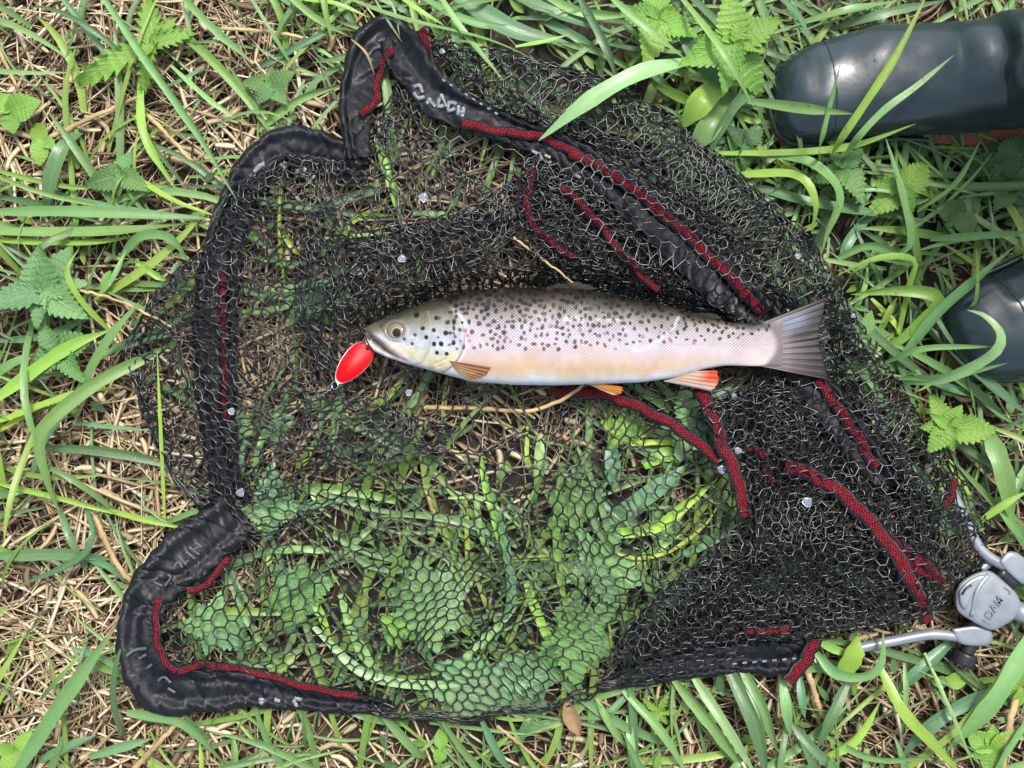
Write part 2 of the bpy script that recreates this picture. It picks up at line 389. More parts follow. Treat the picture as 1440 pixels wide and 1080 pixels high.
# ------------------------------------------------------------------ straw litter (nobody could count it)
def tubes(spine, rad, sides, flat=1.0, up=None):
    """spine (m,n,3), rad (m,n) -> verts, quads, (u,v) per vertex"""
    m, n, _ = spine.shape
    T = unit(np.gradient(spine, axis=1)); Z = np.zeros_like(T); Z[..., 2] = 1
    sidev = unit(np.cross(T, Z)); upv = np.cross(sidev, T)
    an = np.arange(sides) / sides * 2 * math.pi + math.pi / 2
    V = spine[:, :, None] + rad[:, :, None, None] * (np.cos(an)[None, None, :, None] * sidev[:, :, None] + flat * np.sin(an)[None, None, :, None] * upv[:, :, None])
    f = grid_faces(n, sides, True)
    F = (f[None] + (np.arange(m) * n * sides)[:, None, None]).reshape(-1, 4)
    return V.reshape(-1, 3), F

STRAW = np.array([(.56, .465, .30), (.47, .38, .24), (.36, .28, .175), (.66, .57, .40), (.22, .155, .095), (.085, .056, .036), (.37, .275, .185), (.17, .12, .08), (.74, .66, .51)])
STRAW_OLD = np.array([(.50, .37, .20), (.42, .29, .15), (.33, .22, .11), (.58, .46, .27), (.24, .15, .075), (.17, .10, .055), (.38, .25, .15), (.30, .19, .12), (.64, .54, .36)])
def straw_layer(name, count, box, zr, lr, rr, seed, thin=.75, pal_p=None, flat=.55, curl=.16):
    r = np.random.default_rng(seed)
    px = r.uniform(box[0], box[1], count); py = r.uniform(box[2], box[3], count)
    keep = r.random(count) > np.clip(thin * 1.35 * greenness(px, py) ** .8, 0, .97); px, py = px[keep], py[keep]; m = len(px)
    c = Wp(px, py, 0.0)
    base = .55 * vnoise(px, py, 140, 5) * 3 + r.normal(0, 1.0, m) * 1.1
    ang = base; L = r.uniform(*lr, m) * r.uniform(.5, 1, m)
    t = np.linspace(-.5, .5, 4)
    curve = r.normal(0, curl, m)
    a = ang[:, None] + curve[:, None] * t[None] * 2
    dx = np.cos(a) * (L[:, None] * t[None]); dy = np.sin(a) * (L[:, None] * t[None])
    z0 = ground_z(c[:, 0], c[:, 1]) + r.uniform(*zr, m); tilt = r.normal(0, .10, m)
    z = z0[:, None] + tilt[:, None] * L[:, None] * t[None]
    spine = np.stack([c[:, :1] + dx, c[:, 1:2] + dy, np.maximum(z, -.004)], -1)
    spx = spine[..., 0] / SC + 720; spy = 540 - spine[..., 1] / SC
    under = poly_sd(np.stack([px, py], 1), POLY_A)[0] > -30
    spine[..., 2] = np.where(under[:, None], np.minimum(spine[..., 2], .021), spine[..., 2])
    rad = (rr[0] + (rr[1] * 1.5 - rr[0]) * r.random(m) ** 2.2)[:, None] * np.array([.75, 1, 1, .6])[None]
    V, F = tubes(spine, rad, 4, flat)
    pi = r.choice(len(STRAW), m, p=pal_p)
    col = STRAW[pi] * r.uniform(.75, 1.15, (m, 1))
    col = np.repeat(col, 16, 0)
    rnd = np.repeat(r.random(m), 16); v = np.tile(np.repeat(np.linspace(0, 8, 4), 4), m); u = np.tile(np.tile([0, .33, .66, 1], 4), m)
    o = link(name, mesh(name, V, F, M['straw'], col, np.stack([u, v, rnd], 1))); o['kind'] = 'stuff'
    return o
PD = [.04, .07, .13, .02, .22, .28, .10, .13, .01]; PL = [.20, .15, .11, .19, .07, .06, .06, .06, .10]  # PD: brown straw weighted dark, painting deeper shade into the gaps
o = straw_layer('straw_litter', 15000, (-260, 1700, -240, 1320), (-.002, .006), (.03, .12), (.0006, .0016), 21, .72, PD)
o['label'] = 'dark brown hay matted on the soil under everything'; o['category'] = 'straw'
o = straw_layer('hay_litter', 10500, (-260, 1700, -240, 1320), (.004, .014), (.05, .20), (.0005, .0015), 23, .86, PL, .5, .10)
o['label'] = 'loose pale hay stalks littering the bank'; o['category'] = 'straw'
o = straw_layer('chopped_straw', 6500, (-100, 1540, -100, 1180), (.008, .017), (.012, .05), (.0006, .0026), 22, .9, PL, .18)
o['label'] = 'short broken bits of straw and dead leaf among the hay'; o['category'] = 'straw'

# ------------------------------------------------------------------ fine grass and ground cover (stuff)
def ribbons(spine, width, fold=.25):
    """spine (m,n,3), width (m,n): 3 vertices across"""
    m, n, _ = spine.shape
    T = unit(np.gradient(spine, axis=1)); Z = np.zeros_like(T); Z[..., 2] = 1
    s = unit(np.cross(T, Z)); up = np.cross(s, T)
    V = np.stack([spine - s * width[..., None] / 2 + up * width[..., None] * fold, spine, spine + s * width[..., None] / 2 + up * width[..., None] * fold], 2)
    f = grid_faces(n, 3); F = (f[None] + (np.arange(m) * n * 3)[:, None, None]).reshape(-1, 4)
    return V.reshape(-1, 3), F
GREENS = np.array([(.15, .30, .09), (.11, .23, .085), (.19, .36, .06), (.08, .17, .07), (.23, .39, .14), (.27, .40, .07)])
def grass_stuff(name, count, seed, lr, wr, lift, label, box=(-260, 1700, -240, 1320), hole=False):
    r = np.random.default_rng(seed)
    px = r.uniform(box[0], box[1], count); py = r.uniform(box[2], box[3], count)
    keep = (~(hole & (px > -240) & (px < 1680) & (py > -220) & (py < 1300))) & (r.random(count) < .035 + .94 * greenness(px, py) ** 1.2); px, py = px[keep], py[keep]; m = len(px)
    under = poly_sd(np.stack([px, py], 1), POLY_A)[0] > -45
    kk = (~under) | (r.random(m) < .62); px, py, under = px[kk], py[kk], under[kk]; m = len(px)
    near_boot = ((px > 1060) & (px < 1560) & (py > 20) & (py < 200)) | ((px > 1310) & (py > 350) & (py < 550))
    c = Wp(px, py, 0.0); L = r.uniform(*lr, m); ang = r.uniform(0, 2 * math.pi, m) * .75 + vnoise(px, py, 120, 6) * 2
    t = np.linspace(0, 1, 7)[None]
    ben = r.normal(0, .5, m)[:, None]
    hmax = np.where(under | near_boot, r.uniform(.006, .013, m), r.uniform(.2, 1, m) * lift)[:, None]
    a = ang[:, None] + ben * t
    x = c[:, :1] + np.cumsum(np.cos(a) * L[:, None] / 7, 1); y = c[:, 1:2] + np.cumsum(np.sin(a) * L[:, None] / 7, 1)
    z = .012 + hmax * np.sin(np.clip(t * r.uniform(1.6, 3.0, (m, 1)), 0, math.pi))
    ex, ey = x[:, -1] / SC + 720, 540 - y[:, -1] / SC
    und2 = poly_sd(np.stack([ex, ey], 1), POLY_A)[0] > -20
    z = np.where((under | und2)[:, None], np.minimum(z, .025), z)
    w = r.uniform(*wr, m)[:, None] * np.array([.7, .9, 1, 1, .85, .55, .05])[None]
    V, F = ribbons(np.stack([x, y, z], -1), w)
    col = np.repeat(GREENS[r.integers(0, len(GREENS), m)] * r.uniform(.7, 1.15, (m, 1)), 21, 0)
    u = np.tile(np.tile([-1, 0, 1], 7), m); v = np.tile(np.repeat(np.linspace(0, 1, 7), 3), m)
    o = link(name, mesh(name, V, F, M['blade'], col, np.stack([u, v, v * 0], 1))); o['kind'] = 'stuff'
    o['label'] = label; o['category'] = 'grass'
grass_stuff('fine_grass', 4600, 31, (.04, .14), (.0015, .004), .022, 'thin short grass growing up through the hay')
grass_stuff('meadow_grass', 2300, 32, (.08, .20), (.004, .0095), .035, 'broader tangled meadow grass between the larger clumps')

grass_stuff('bank_grass', 30000, 33, (.09, .24), (.004, .010), .05, 'rough grass covering the rest of the bank', (-2400, 3840, -2200, 3280), True)

def leaflets(name, count, seed, label):
    r = np.random.default_rng(seed)
    px = r.uniform(-200, 1640, count); py = r.uniform(-200, 1280, count)
    keep = r.random(count) < .04 + greenness(px, py) ** 1.5; px, py = px[keep], py[keep]; m = len(px)
    c = Wp(px, py, 0.0); ang = r.uniform(0, 6.28, m); L = r.uniform(.006, .020, m); wd = L * r.uniform(.3, .5, m)
    t = np.linspace(0, 1, 6)[None]
    z0 = r.uniform(.012, .021, m)[:, None]
    x = c[:, :1] + np.cos(ang)[:, None] * L[:, None] * t; y = c[:, 1:2] + np.sin(ang)[:, None] * L[:, None] * t
    z = z0 + r.normal(0, .22, m)[:, None] * L[:, None] * t
    z = np.minimum(z, .026)
    w = wd[:, None] * np.array([.1, .75, 1, .9, .55, .04])[None]
    V, F = ribbons(np.stack([x, y, z], -1), w, .12)
    col = np.repeat(GREENS[r.integers(0, len(GREENS), m)] * r.uniform(.6, 1.2, (m, 1)), 18, 0)
    u = np.tile(np.tile([-1, 0, 1], 6), m); v = np.tile(np.repeat(np.linspace(0, 1, 6), 3), m)
    o = link(name, mesh(name, V, F, M['smallleaf'], col, np.stack([u, v, v * 0], 1))); o['kind'] = 'stuff'
    o['label'] = label; o['category'] = 'ground cover'
leaflets('ground_cover', 4200, 41, 'tiny green weed leaves covering the soil between grasses')

# ------------------------------------------------------------------ grass clumps: every broad blade traced on the photograph
TONE = {'G': (.20, .385, .125), 'B': (.29, .50, .075), 'D': (.095, .205, .10), 'P': (.30, .49, .20), 'Y': (.34, .42, .05), 'S': (.46, .36, .15)}
drops = []
def blade(root, pts, w, tone, zr, wide_base=.55, blunt=.0):
    """pts plan units; zr = heights in mm spread along the blade (list)"""
    n = 22
    zz = np.interp(np.linspace(0, 1, len(pts)), np.linspace(0, 1, len(zr)), zr) / 1000
    P = cr(np.column_stack([np.asarray(pts, float), zz]), n)
    sp = np.stack([Wp(a, b_, c_) for a, b_, c_ in P])
    t = np.linspace(0, 1, n)
    prof = np.minimum(1, wide_base + (1 - wide_base) * t / .25) * np.clip((1 - t) / .38, 0, 1) ** .75
    prof = np.maximum(prof, .03)
    wd = w * SC * prof
    T = unit(np.gradient(sp, axis=0)); Z = np.array([0, 0, 1.0])
    tw = (random.uniform(-.5, .5) + random.uniform(-.7, .7) * t)[:, None]
    s = unit(np.cross(T, Z)); up = np.cross(s, T)
    s2 = s * np.cos(tw) + up * np.sin(tw); u2 = np.cross(s2, T)
    fold = random.uniform(.08, .26)
    offs = np.array([-1, -.55, 0, .55, 1])
    wav = 1 + .06 * np.sin(t * random.uniform(10, 25) + random.random() * 6)
    V = sp[:, None] + (offs[None, :, None] * s2[:, None] * .5 + (np.abs(offs) ** 1.3)[None, :, None] * fold * u2[:, None]) * (wd * wav)[:, None, None]
    base = np.array(TONE[tone]) * random.uniform(.8, 1.18) * (1.42 if max(zr) <= 26 else 1)
    hue = random.uniform(-.12, .12)
    col = np.repeat((base * np.array([1 + hue, 1, 1 - hue]))[None] * (1 + .15 * np.sin(t * 3 + 1))[:, None], 5, 0)
    if random.random() < .25 and tone in 'GDP':     # dried tip
        k = np.clip((t - .88) / .1, 0, 1)[:, None]; k = np.repeat(k, 5, 0); col = col * (1 - k) + np.array([.36, .26, .12]) * k
    p2 = np.stack([np.tile(offs, n), np.repeat(t, 5), np.zeros(n * 5)], 1)
    for _ in range(int(random.random() * len(pts) * 1.6)):
        i = random.randrange(2, n - 5); q = random.choice([1, 3, 2]); drops.append((V[i, q], random.uniform(.0005, .0012)))
    return child('blade', V.reshape(-1, 3), grid_faces(n, 5), M['blade'], root, col=col, p2=p2)

CLUMPS = [
 ('long narrow grass blades hanging over the straw in the top left corner', [
  ([(80, -12), (140, 65), (192, 132)], 9, 'D', [40, 28, 18]), ([(138, -15), (210, 90), (280, 190), (335, 284)], 12, 'G', [40, 52, 46, 40]),
  ([(250, -12), (300, 40), (355, 88)], 11, 'G', [40, 34, 20]), ([(345, -15), (385, 50), (422, 112)], 5, 'G', [40, 36, 22]),
  ([(240, 92), (300, 145), (352, 178)], 7, 'G', [18, 24, 18])]),
 ('single bright curved grass blade among straw left of the rim loop', [([(197, 108), (203, 190), (250, 270)], 11, 'B', [18, 34, 22])]),
 ('crossing grass blades beside the top left bend of the net rim', [
  ([(362, 184), (420, 140), (484, 118)], 11, 'G', [18, 30, 24]), ([(366, 94), (420, 65), (486, 32)], 8, 'D', [16, 30, 26]),
  ([(400, -12), (440, 22), (492, 52)], 9, 'G', [40, 40, 30]), ([(425, 0), (470, 5), (520, 25)], 8, 'B', [30, 34, 28]), ([(420, 150), (450, 110), (495, 88)], 9, 'D', [14, 20, 22]), ([(430, 60), (470, 85), (490, 110)], 7, 'G', [14, 22, 24])]),
 ('broad grass blades leaning over the top corner of the net', [
  ([(470, -10), (560, 25), (690, 58), (775, 96)], 9, 'G', [50, 62, 60, 52]), ([(612, -14), (650, 45), (708, 114)], 11, 'G', [55, 60, 52]),
  ([(632, -15), (720, 42), (800, 60)], 26, 'D', [30, 34, 26]), ([(555, -10), (590, 15), (625, 36)], 7, 'B', [50, 55, 50]),
  ([(710, -12), (790, 22), (878, 52)], 16, 'D', [24, 30, 22]), ([(725, 66), (770, 58), (802, 48)], 7, 'B', [40, 42, 38]),
  ([(524, -8), (540, 20), (566, 60)], 3, 'P', [58, 60, 54]), ([(494, 55), (515, 75), (527, 106)], 3, 'S', [56, 58, 50]), ([(540, -10), (555, 15), (562, 52)], 3, 'P', [56, 60, 56]),
  ([(590, -5), (660, 30), (740, 42)], 12, 'G', [30, 38, 30])]),
 ('tangle of grass blades along the top edge between net and nettles', [
  ([(812, -10), (850, 62), (870, 118)], 11, 'D', [30, 40, 30]), ([(850, -12), (910, 40), (965, 84)], 9, 'G', [60, 66, 56]), ([(845, 60), (900, 70), (972, 76)], 7, 'D', [26, 32, 26]),
  ([(760, -8), (820, 18), (900, 22)], 12, 'G', [24, 32, 24]), ([(880, 40), (930, 70), (985, 72)], 6, 'B', [36, 40, 34]), ([(790, 60), (850, 75), (905, 110)], 10, 'G', [20, 28, 24]), ([(745, 20), (810, 52), (860, 88)], 12, 'D', [18, 26, 22])]),
 ('pale broad grass blade lying across the mesh at the red band', [([(975, 86), (900, 104), (830, 142), (757, 198)], 24, 'P', [46, 60, 60, 50])]),
 ('wide ribbed leaves of grass curling beside the upper net edge', [
  ([(1025, 108), (990, 140), (955, 182)], 32, 'B', [20, 46, 28]), ([(1030, 120), (1002, 172), (962, 222)], 30, 'G', [16, 40, 26]),
  ([(1088, 116), (1040, 140), (1008, 190), (992, 232)], 17, 'D', [36, 48, 40, 24]), ([(1025, 160), (1030, 200), (1042, 240)], 13, 'G', [20, 28, 16]), ([(925, 120), (955, 135), (990, 150)], 14, 'B', [24, 32, 26])]),
 ('drooping blue green blades over the nettle near the boot toe', [
  ([(950, -14), (1015, 70), (1062, 154)], 8, 'G', [50, 84, 70]), ([(952, 30), (985, 88), (1038, 142)], 18, 'D', [40, 44, 30]), ([(1088, -12), (1122, 22), (1139, 62)], 9, 'D', [50, 70, 88]),
  ([(1125, 34), (1190, 16), (1262, 2)], 13, 'G', [20, 36, 30]), ([(1180, 38), (1240, 20), (1330, 0)], 12, 'D', [18, 34, 30])]),
 ('upright thin grass blades crossing in front of the upper boot', [
  ([(1158, 236), (1178, 202), (1216, 146), (1260, 78), (1304, -8)], 10, 'B', [18, 84, 104, 112, 118]), ([(1178, 236), (1200, 202), (1240, 158), (1290, 120), (1342, 77)], 9, 'G', [18, 84, 100, 104, 108]),
  ([(1150, 236), (1154, 202), (1166, 150), (1182, 88)], 9, 'G', [18, 84, 98, 104]), ([(1052, 142), (1130, 152), (1200, 160)], 13, 'G', [60, 94, 96]), ([(1008, 216), (1120, 214), (1200, 205), (1288, 174)], 10, 'B', [24, 44, 60, 84])]),
 ('arching blades between the upper boot and the mesh edge', [
  ([(1034, 246), (1118, 246), (1146, 282), (1141, 330)], 13, 'B', [24, 46, 50, 34]), ([(1062, 216), (1138, 228), (1180, 272), (1162, 330), (1152, 366)], 16, 'G', [26, 50, 52, 40, 30]),
  ([(1025, 252), (1150, 286), (1312, 312)], 14, 'D', [16, 32, 24]), ([(1240, 360), (1278, 345), (1270, 280), (1245, 192)], 11, 'G', [24, 40, 46, 46]),
  ([(1178, 272), (1230, 268), (1282, 278)], 7, 'P', [28, 40, 34]), ([(1290, 298), (1345, 256), (1380, 196)], 6, 'G', [20, 42, 52]), ([(1168, 368), (1225, 345), (1285, 368), (1315, 372)], 12, 'G', [20, 36, 30, 22]),
  ([(1240, 195), (1225, 260), (1195, 320)], 9, 'D', [14, 24, 22]), ([(1225, 300), (1190, 345), (1180, 390)], 14, 'D', [16, 24, 18]), ([(1330, 230), (1360, 280), (1368, 340)], 8, 'D', [14, 26, 20]), ([(1310, 280), (1340, 330), (1380, 350)], 10, 'D', [14, 22, 18])]),
 ('bright folded grass blades pointing at the right edge of the mesh', [
  ([(1262, 470), (1276, 402), (1282, 366), (1230, 366), (1176, 388)], 15, 'B', [20, 40, 50, 48, 34]), ([(1250, 492), (1314, 436), (1312, 414), (1265, 408), (1196, 414)], 17, 'B', [18, 44, 50, 46, 34]),
  ([(1268, 502), (1320, 440), (1380, 388), (1428, 346)], 14, 'G', [22, 52, 80, 92]), ([(1318, 462), (1364, 432), (1373, 398), (1373, 346)], 8, 'B', [26, 60, 80, 88]),
  ([(1225, 420), (1258, 455), (1268, 480)], 8, 'Y', [16, 24, 18]), ([(1235, 470), (1250, 440), (1262, 418)], 9, 'B', [16, 30, 30]), ([(1200, 440), (1215, 400), (1220, 370)], 10, 'G', [16, 24, 20])]),
 ('pale bent grass leaf looping over the lower boot toe', [
  ([(1270, 536), (1332, 530), (1394, 498), (1406, 470), (1384, 444), (1360, 436)], 16, 'P', [22, 60, 90, 96, 92, 84]), ([(1240, 512), (1300, 490), (1402, 487)], 8, 'G', [22, 60, 88]), ([(1262, 532), (1340, 528), (1418, 510)], 9, 'G', [22, 62, 88]),
  ([(1308, 464), (1380, 530), (1448, 586)], 16, 'D', [24, 40, 30]), ([(1308, 336), (1370, 332), (1448, 326)], 11, 'G', [30, 50, 60]), ([(1395, 560), (1330, 545), (1270, 520)], 12, 'D', [14, 22, 20])]),
 ('wide upright grass leaf at the right edge above the hinge', [
  ([(1386, 600), (1410, 660), (1424, 740)], 24, 'G', [30, 44, 30]), ([(1400, 700), (1425, 735), (1450, 770)], 16, 'G', [24, 34, 30]), ([(1375, 735), (1408, 712), (1446, 690)], 10, 'B', [36, 44, 46]), ([(1400, 610), (1440, 585), (1460, 570)], 10, 'D', [20, 30, 30]), ([(1450, 640), (1425, 700), (1418, 760)], 10, 'G', [20, 30, 20])]),
 ('sheaf of long grass blades fanning in from the left edge', [
  ([(-14, 298), (120, 298), (305, 308)], 15, 'G', [30, 44, 26]), ([(-14, 326), (150, 326), (275, 313)], 16, 'G', [26, 36, 24]), ([(-10, 338), (120, 342), (205, 330)], 9, 'B', [20, 32, 26]),
  ([(-12, 238), (80, 260), (155, 266)], 7, 'B', [24, 30, 20]), ([(160, 228), (240, 280), (314, 308)], 8, 'B', [18, 34, 30]), ([(170, 362), (198, 332), (238, 334), (267, 370)], 13, 'G', [16, 34, 40, 28]), ([(60, 268), (150, 290), (240, 300)], 9, 'D', [14, 24, 22]), ([(-10, 275), (70, 290), (160, 318)], 10, 'D', [14, 22, 18])]),
 ('dark folded grass leaf drooping among straw at the left', [([(112, 186), (88, 208), (72, 250), (62, 314)], 20, 'D', [16, 34, 34, 22])]),
 ('long bent grass blade beside the left bulge of the mesh', [
  ([(242, 486), (150, 530), (80, 582), (56, 618), (68, 680), (88, 730)], 17, 'G', [30, 46, 54, 54, 44, 30]), ([(40, 676), (72, 604), (112, 566)], 9, 'D', [14, 26, 28]), ([(105, 595), (150, 600), (215, 606)], 6, 'D', [14, 22, 22])]),
 ('bright grass blades rising past the left side of the net', [
  ([(-12, 566), (90, 492), (158, 462)], 17, 'B', [26, 40, 30]), ([(-10, 596), (100, 556), (178, 544)], 10, 'B', [22, 36, 26]), ([(103, 566), (150, 482), (198, 422)], 13, 'G', [18, 48, 50]),
  ([(155, 466), (112, 420), (94, 380), (112, 348)], 8, 'B', [18, 44, 52, 46]), ([(133, 424), (160, 390), (178, 350)], 9, 'G', [18, 30, 26]), ([(-10, 532), (20, 512), (48, 498)], 15, 'G', [20, 30, 26]),
  ([(190, 366), (215, 384), (240, 398)], 10, 'B', [18, 28, 24]), ([(-8, 610), (60, 570), (95, 560)], 8, 'Y', [14, 22, 18]), ([(-10, 480), (70, 470), (150, 430)], 10, 'D', [12, 22, 20]), ([(240, 470), (190, 478), (130, 510)], 13, 'D', [22, 26, 20])]),
 ('thin straight green stalk standing against the left mesh bulge', [([(232, 732), (226, 600), (221, 490)], 5, 'B', [16, 46, 52])]),
 ('low pale grass blades on the straw left of the rim corner', [
  ([(-12, 782), (90, 779), (162, 787)], 17, 'D', [22, 30, 20]), ([(84, 714), (100, 758), (119, 794)], 11, 'D', [26, 34, 26]), ([(120, 708), (131, 750), (108, 788), (18, 828)], 10, 'D', [18, 36, 34, 20]), ([(106, 780), (150, 794), (178, 820)], 12, 'D', [18, 26, 18]),
  ([(-10, 678), (90, 702), (184, 728)], 8, 'B', [18, 28, 20]), ([(146, 716), (200, 730), (268, 744)], 8, 'B', [18, 28, 26]), ([(-8, 700), (40, 690), (80, 705)], 9, 'G', [14, 20, 16])]),
 ('stout single grass blade rising from the bottom left corner', [([(20, 1092), (92, 980), (162, 882)], 20, 'G', [30, 48, 40])]),
 ('short grass blades under the bottom left bend of the rim', [
  ([(178, 1002), (258, 1018), (322, 1080)], 16, 'G', [22, 34, 26]), ([(55, 1070), (100, 1050), (136, 1034)], 14, 'D', [16, 22, 18]), ([(125, 1064), (170, 1050), (215, 1038)], 14, 'D', [16, 22, 18]), ([(330, 1090), (329, 1060), (326, 1028)], 10, 'G', [20, 28, 24]),
  ([(284, 1092), (284, 1066), (281, 1042)], 8, 'B', [18, 24, 20]), ([(376, 1084), (430, 1066), (490, 1052)], 6, 'G', [18, 26, 20]), ([(102, 912), (150, 928), (184, 962)], 11, 'D', [14, 22, 20]), ([(110, 945), (140, 940), (178, 950)], 9, 'D', [14, 18, 16])]),
 ('sparse dark blades poking from the straw below the mesh', [
  ([(678, 1014), (700, 1058), (724, 1092)], 12, 'D', [22, 28, 20]), ([(722, 1034), (760, 1022), (800, 1016)], 14, 'D', [16, 22, 20]), ([(838, 982), (858, 1020), (886, 1056)], 10, 'G', [24, 30, 22]), ([(900, 960), (850, 1005), (800, 1010)], 9, 'D', [18, 24, 18])]),
 ('striped grass blades running down the bottom edge right of the dead leaf', [
  ([(876, 970), (930, 1030), (968, 1092)], 12, 'G', [24, 34, 28]), ([(884, 1006), (888, 1050), (892, 1090)], 11, 'P', [20, 28, 24]), ([(948, 955), (1008, 1028), (1052, 1092)], 17, 'G', [26, 38, 30]), ([(972, 946), (1020, 1020), (1064, 1092)], 14, 'P', [26, 44, 34])]),
 ('thick blue green grass blades hanging below the rim end', [
  ([(1022, 936), (1060, 1012), (1078, 1092)], 22, 'D', [26, 40, 30]), ([(1042, 936), (1074, 1000), (1094, 1058)], 17, 'G', [28, 44, 34]), ([(1100, 956), (1106, 1000), (1112, 1036)], 14, 'G', [24, 32, 24]), ([(1114, 1018), (1150, 1060), (1194, 1094)], 14, 'D', [22, 30, 24]), ([(1124, 950), (1128, 985), (1132, 1010)], 11, 'D', [18, 24, 20])]),
 ('curled bright grass leaf looping below the lower frame arm', [
  ([(1148, 918), (1176, 946), (1216, 950), (1238, 930), (1242, 884)], 16, 'G', [30, 40, 46, 48, 44]), ([(1184, 948), (1198, 920), (1206, 894)], 30, 'B', [30, 40, 38]), ([(1155, 905), (1180, 915), (1196, 920)], 12, 'B', [28, 36, 34]), ([(1195, 952), (1168, 1010), (1148, 1056)], 15, 'D', [26, 34, 24])]),
 ('long yellow green blade crossing the straw at the bottom right', [
  ([(1232, 930), (1268, 1000), (1310, 1045), (1356, 1094)], 17, 'B', [30, 44, 40, 30]), ([(1152, 1068), (1200, 1042), (1238, 986)], 14, 'B', [20, 32, 34]), ([(1156, 1032), (1230, 1066), (1325, 1064)], 11, 'G', [22, 36, 28]), ([(1272, 930), (1274, 980), (1268, 1040)], 7, 'G', [22, 30, 24]), ([(1300, 918), (1345, 1020), (1374, 1090)], 7, 'G', [24, 48, 40])]),
 ('large broad grass blade sweeping in from the right below the hinge', [
  ([(1456, 880), (1402, 980), (1330, 1058)], 22, 'G', [48, 50, 30]), ([(1400, 968), (1330, 1004), (1284, 1044), (1266, 1074)], 19, 'D', [22, 34, 30, 22]), ([(1340, 900), (1292, 944), (1256, 980)], 16, 'D', [20, 26, 20]), ([(1452, 1000), (1420, 1050), (1395, 1090)], 13, 'G', [24, 34, 30]), ([(1365, 960), (1395, 955), (1420, 962)], 9, 'B', [16, 22, 18])]),
 # pressed flat under the mesh
 ('flattened grass blades under the mesh in the upper left bag', [
  ([(395, 250), (394, 330), (402, 420)], 6, 'Y', [18, 22, 18]), ([(430, 335), (500, 332), (562, 326)], 9, 'P', [20, 24, 20]), ([(448, 360), (480, 330), (505, 305), (560, 302)], 9, 'B', [20, 24, 24, 20]), ([(360, 362), (410, 370), (450, 366)], 9, 'G', [18, 23, 20]),
  ([(395, 325), (410, 345), (425, 362)], 8, 'Y', [18, 22, 18]), ([(400, 408), (440, 398), (475, 386)], 16, 'P', [20, 24, 20]), ([(465, 382), (500, 378), (530, 382)], 14, 'D', [20, 24, 20]), ([(528, 195), (545, 245), (558, 300)], 11, 'B', [18, 24, 20]), ([(605, 250), (625, 222), (645, 215)], 6, 'P', [20, 24, 20]), ([(640, 290), (648, 260), (655, 235)], 10, 'G', [20, 24, 20]), ([(575, 300), (630, 302), (690, 296)], 9, 'G', [18, 23, 18]), ([(588, 350), (592, 380), (594, 410)], 10, 'G', [18, 22, 18])]),
 ('green stalks under the mesh below the red lure', [
  ([(480, 538), (472, 590), (462, 640), (455, 670)], 12, 'G', [24, 25, 25, 20]), ([(455, 560), (450, 600), (440, 640)], 9, 'D', [18, 22, 18]), ([(402, 545), (400, 570), (388, 610)], 9, 'D', [18, 22, 18]), ([(418, 658), (432, 640), (440, 622)], 12, 'B', [20, 24, 22]), ([(370, 610), (362, 640), (358, 680)], 10, 'G', [18, 23, 18]), ([(345, 620), (340, 650), (336, 690)], 9, 'D', [18, 22, 18])]),
 ('dark green blades pressed under the lower left mesh', [
  ([(305, 690), (312, 730), (340, 748), (380, 740)], 11, 'B', [18, 23, 24, 20]), ([(428, 670), (450, 710), (468, 730)], 9, 'P', [20, 24, 22]), ([(410, 720), (450, 708), (510, 700)], 11, 'D', [20, 24, 20]), ([(380, 775), (430, 772), (480, 778)], 10, 'G', [18, 23, 18]), ([(478, 836), (508, 915), (552, 968)], 16, 'G', [20, 24, 20]), ([(440, 880), (520, 950), (640, 962), (705, 926)], 13, 'P', [20, 25, 25, 22]), ([(480, 760), (520, 795), (600, 805)], 10, 'D', [18, 22, 20]), ([(420, 820), (450, 860), (470, 920)], 12, 'B', [18, 22, 18]), ([(520, 840), (505, 880), (500, 930)], 12, 'D', [18, 22, 18]), ([(560, 870), (590, 900), (620, 960)], 15, 'D', [16, 20, 16])]),
 ('fan of upright green blades under the mesh at its centre', [
  ([(676, 640), (688, 700), (708, 770), (722, 840)], 12, 'B', [20, 24, 24, 20]), ([(690, 690), (712, 780), (716, 850), (678, 932)], 13, 'D', [20, 25, 25, 20]), ([(668, 690), (676, 750), (700, 800)], 9, 'G', [20, 24, 20]), ([(650, 715), (640, 760), (630, 800)], 9, 'D', [18, 23, 18]), ([(655, 700), (657, 770), (660, 830)], 7, 'Y', [18, 23, 18]), ([(760, 610), (757, 650), (752, 690)], 14, 'P', [20, 24, 20]), ([(742, 600), (741, 640), (744, 665)], 6, 'B', [20, 24, 20]), ([(740, 820), (766, 886), (795, 928)], 14, 'B', [20, 25, 20]), ([(630, 700), (680, 702), (740, 748)], 6, 'P', [20, 24, 20]), ([(720, 700), (700, 740), (680, 760)], 8, 'D', [18, 22, 18]), ([(640, 940), (690, 890), (730, 850)], 12, 'P', [20, 24, 22])]),
 ('broad green leaves of grass under the mesh left of the black folds', [
  ([(850, 735), (920, 690), (968, 652)], 24, 'D', [20, 25, 22]), ([(845, 752), (920, 740), (968, 705), (1010, 672)], 18, 'B', [18, 25, 25, 20]), ([(845, 768), (890, 785), (940, 776), (990, 740), (1016, 700)], 5, 'Y', [22, 26, 26, 26, 22]), ([(860, 625), (862, 660), (864, 690)], 22, 'D', [20, 24, 20]), ([(880, 625), (920, 622), (960, 625)], 8, 'Y', [20, 24, 20]), ([(800, 800), (880, 795), (960, 750)], 14, 'G', [18, 22, 18]), ([(905, 655), (930, 640), (965, 640)], 20, 'B', [18, 22, 18]), ([(960, 780), (1000, 760), (1040, 735)], 14, 'D', [18, 22, 18]), ([(920, 855), (980, 830), (1020, 800)], 14, 'D', [16, 20, 16])]),
 ('green blades glimpsed under the mesh right of the tail', [
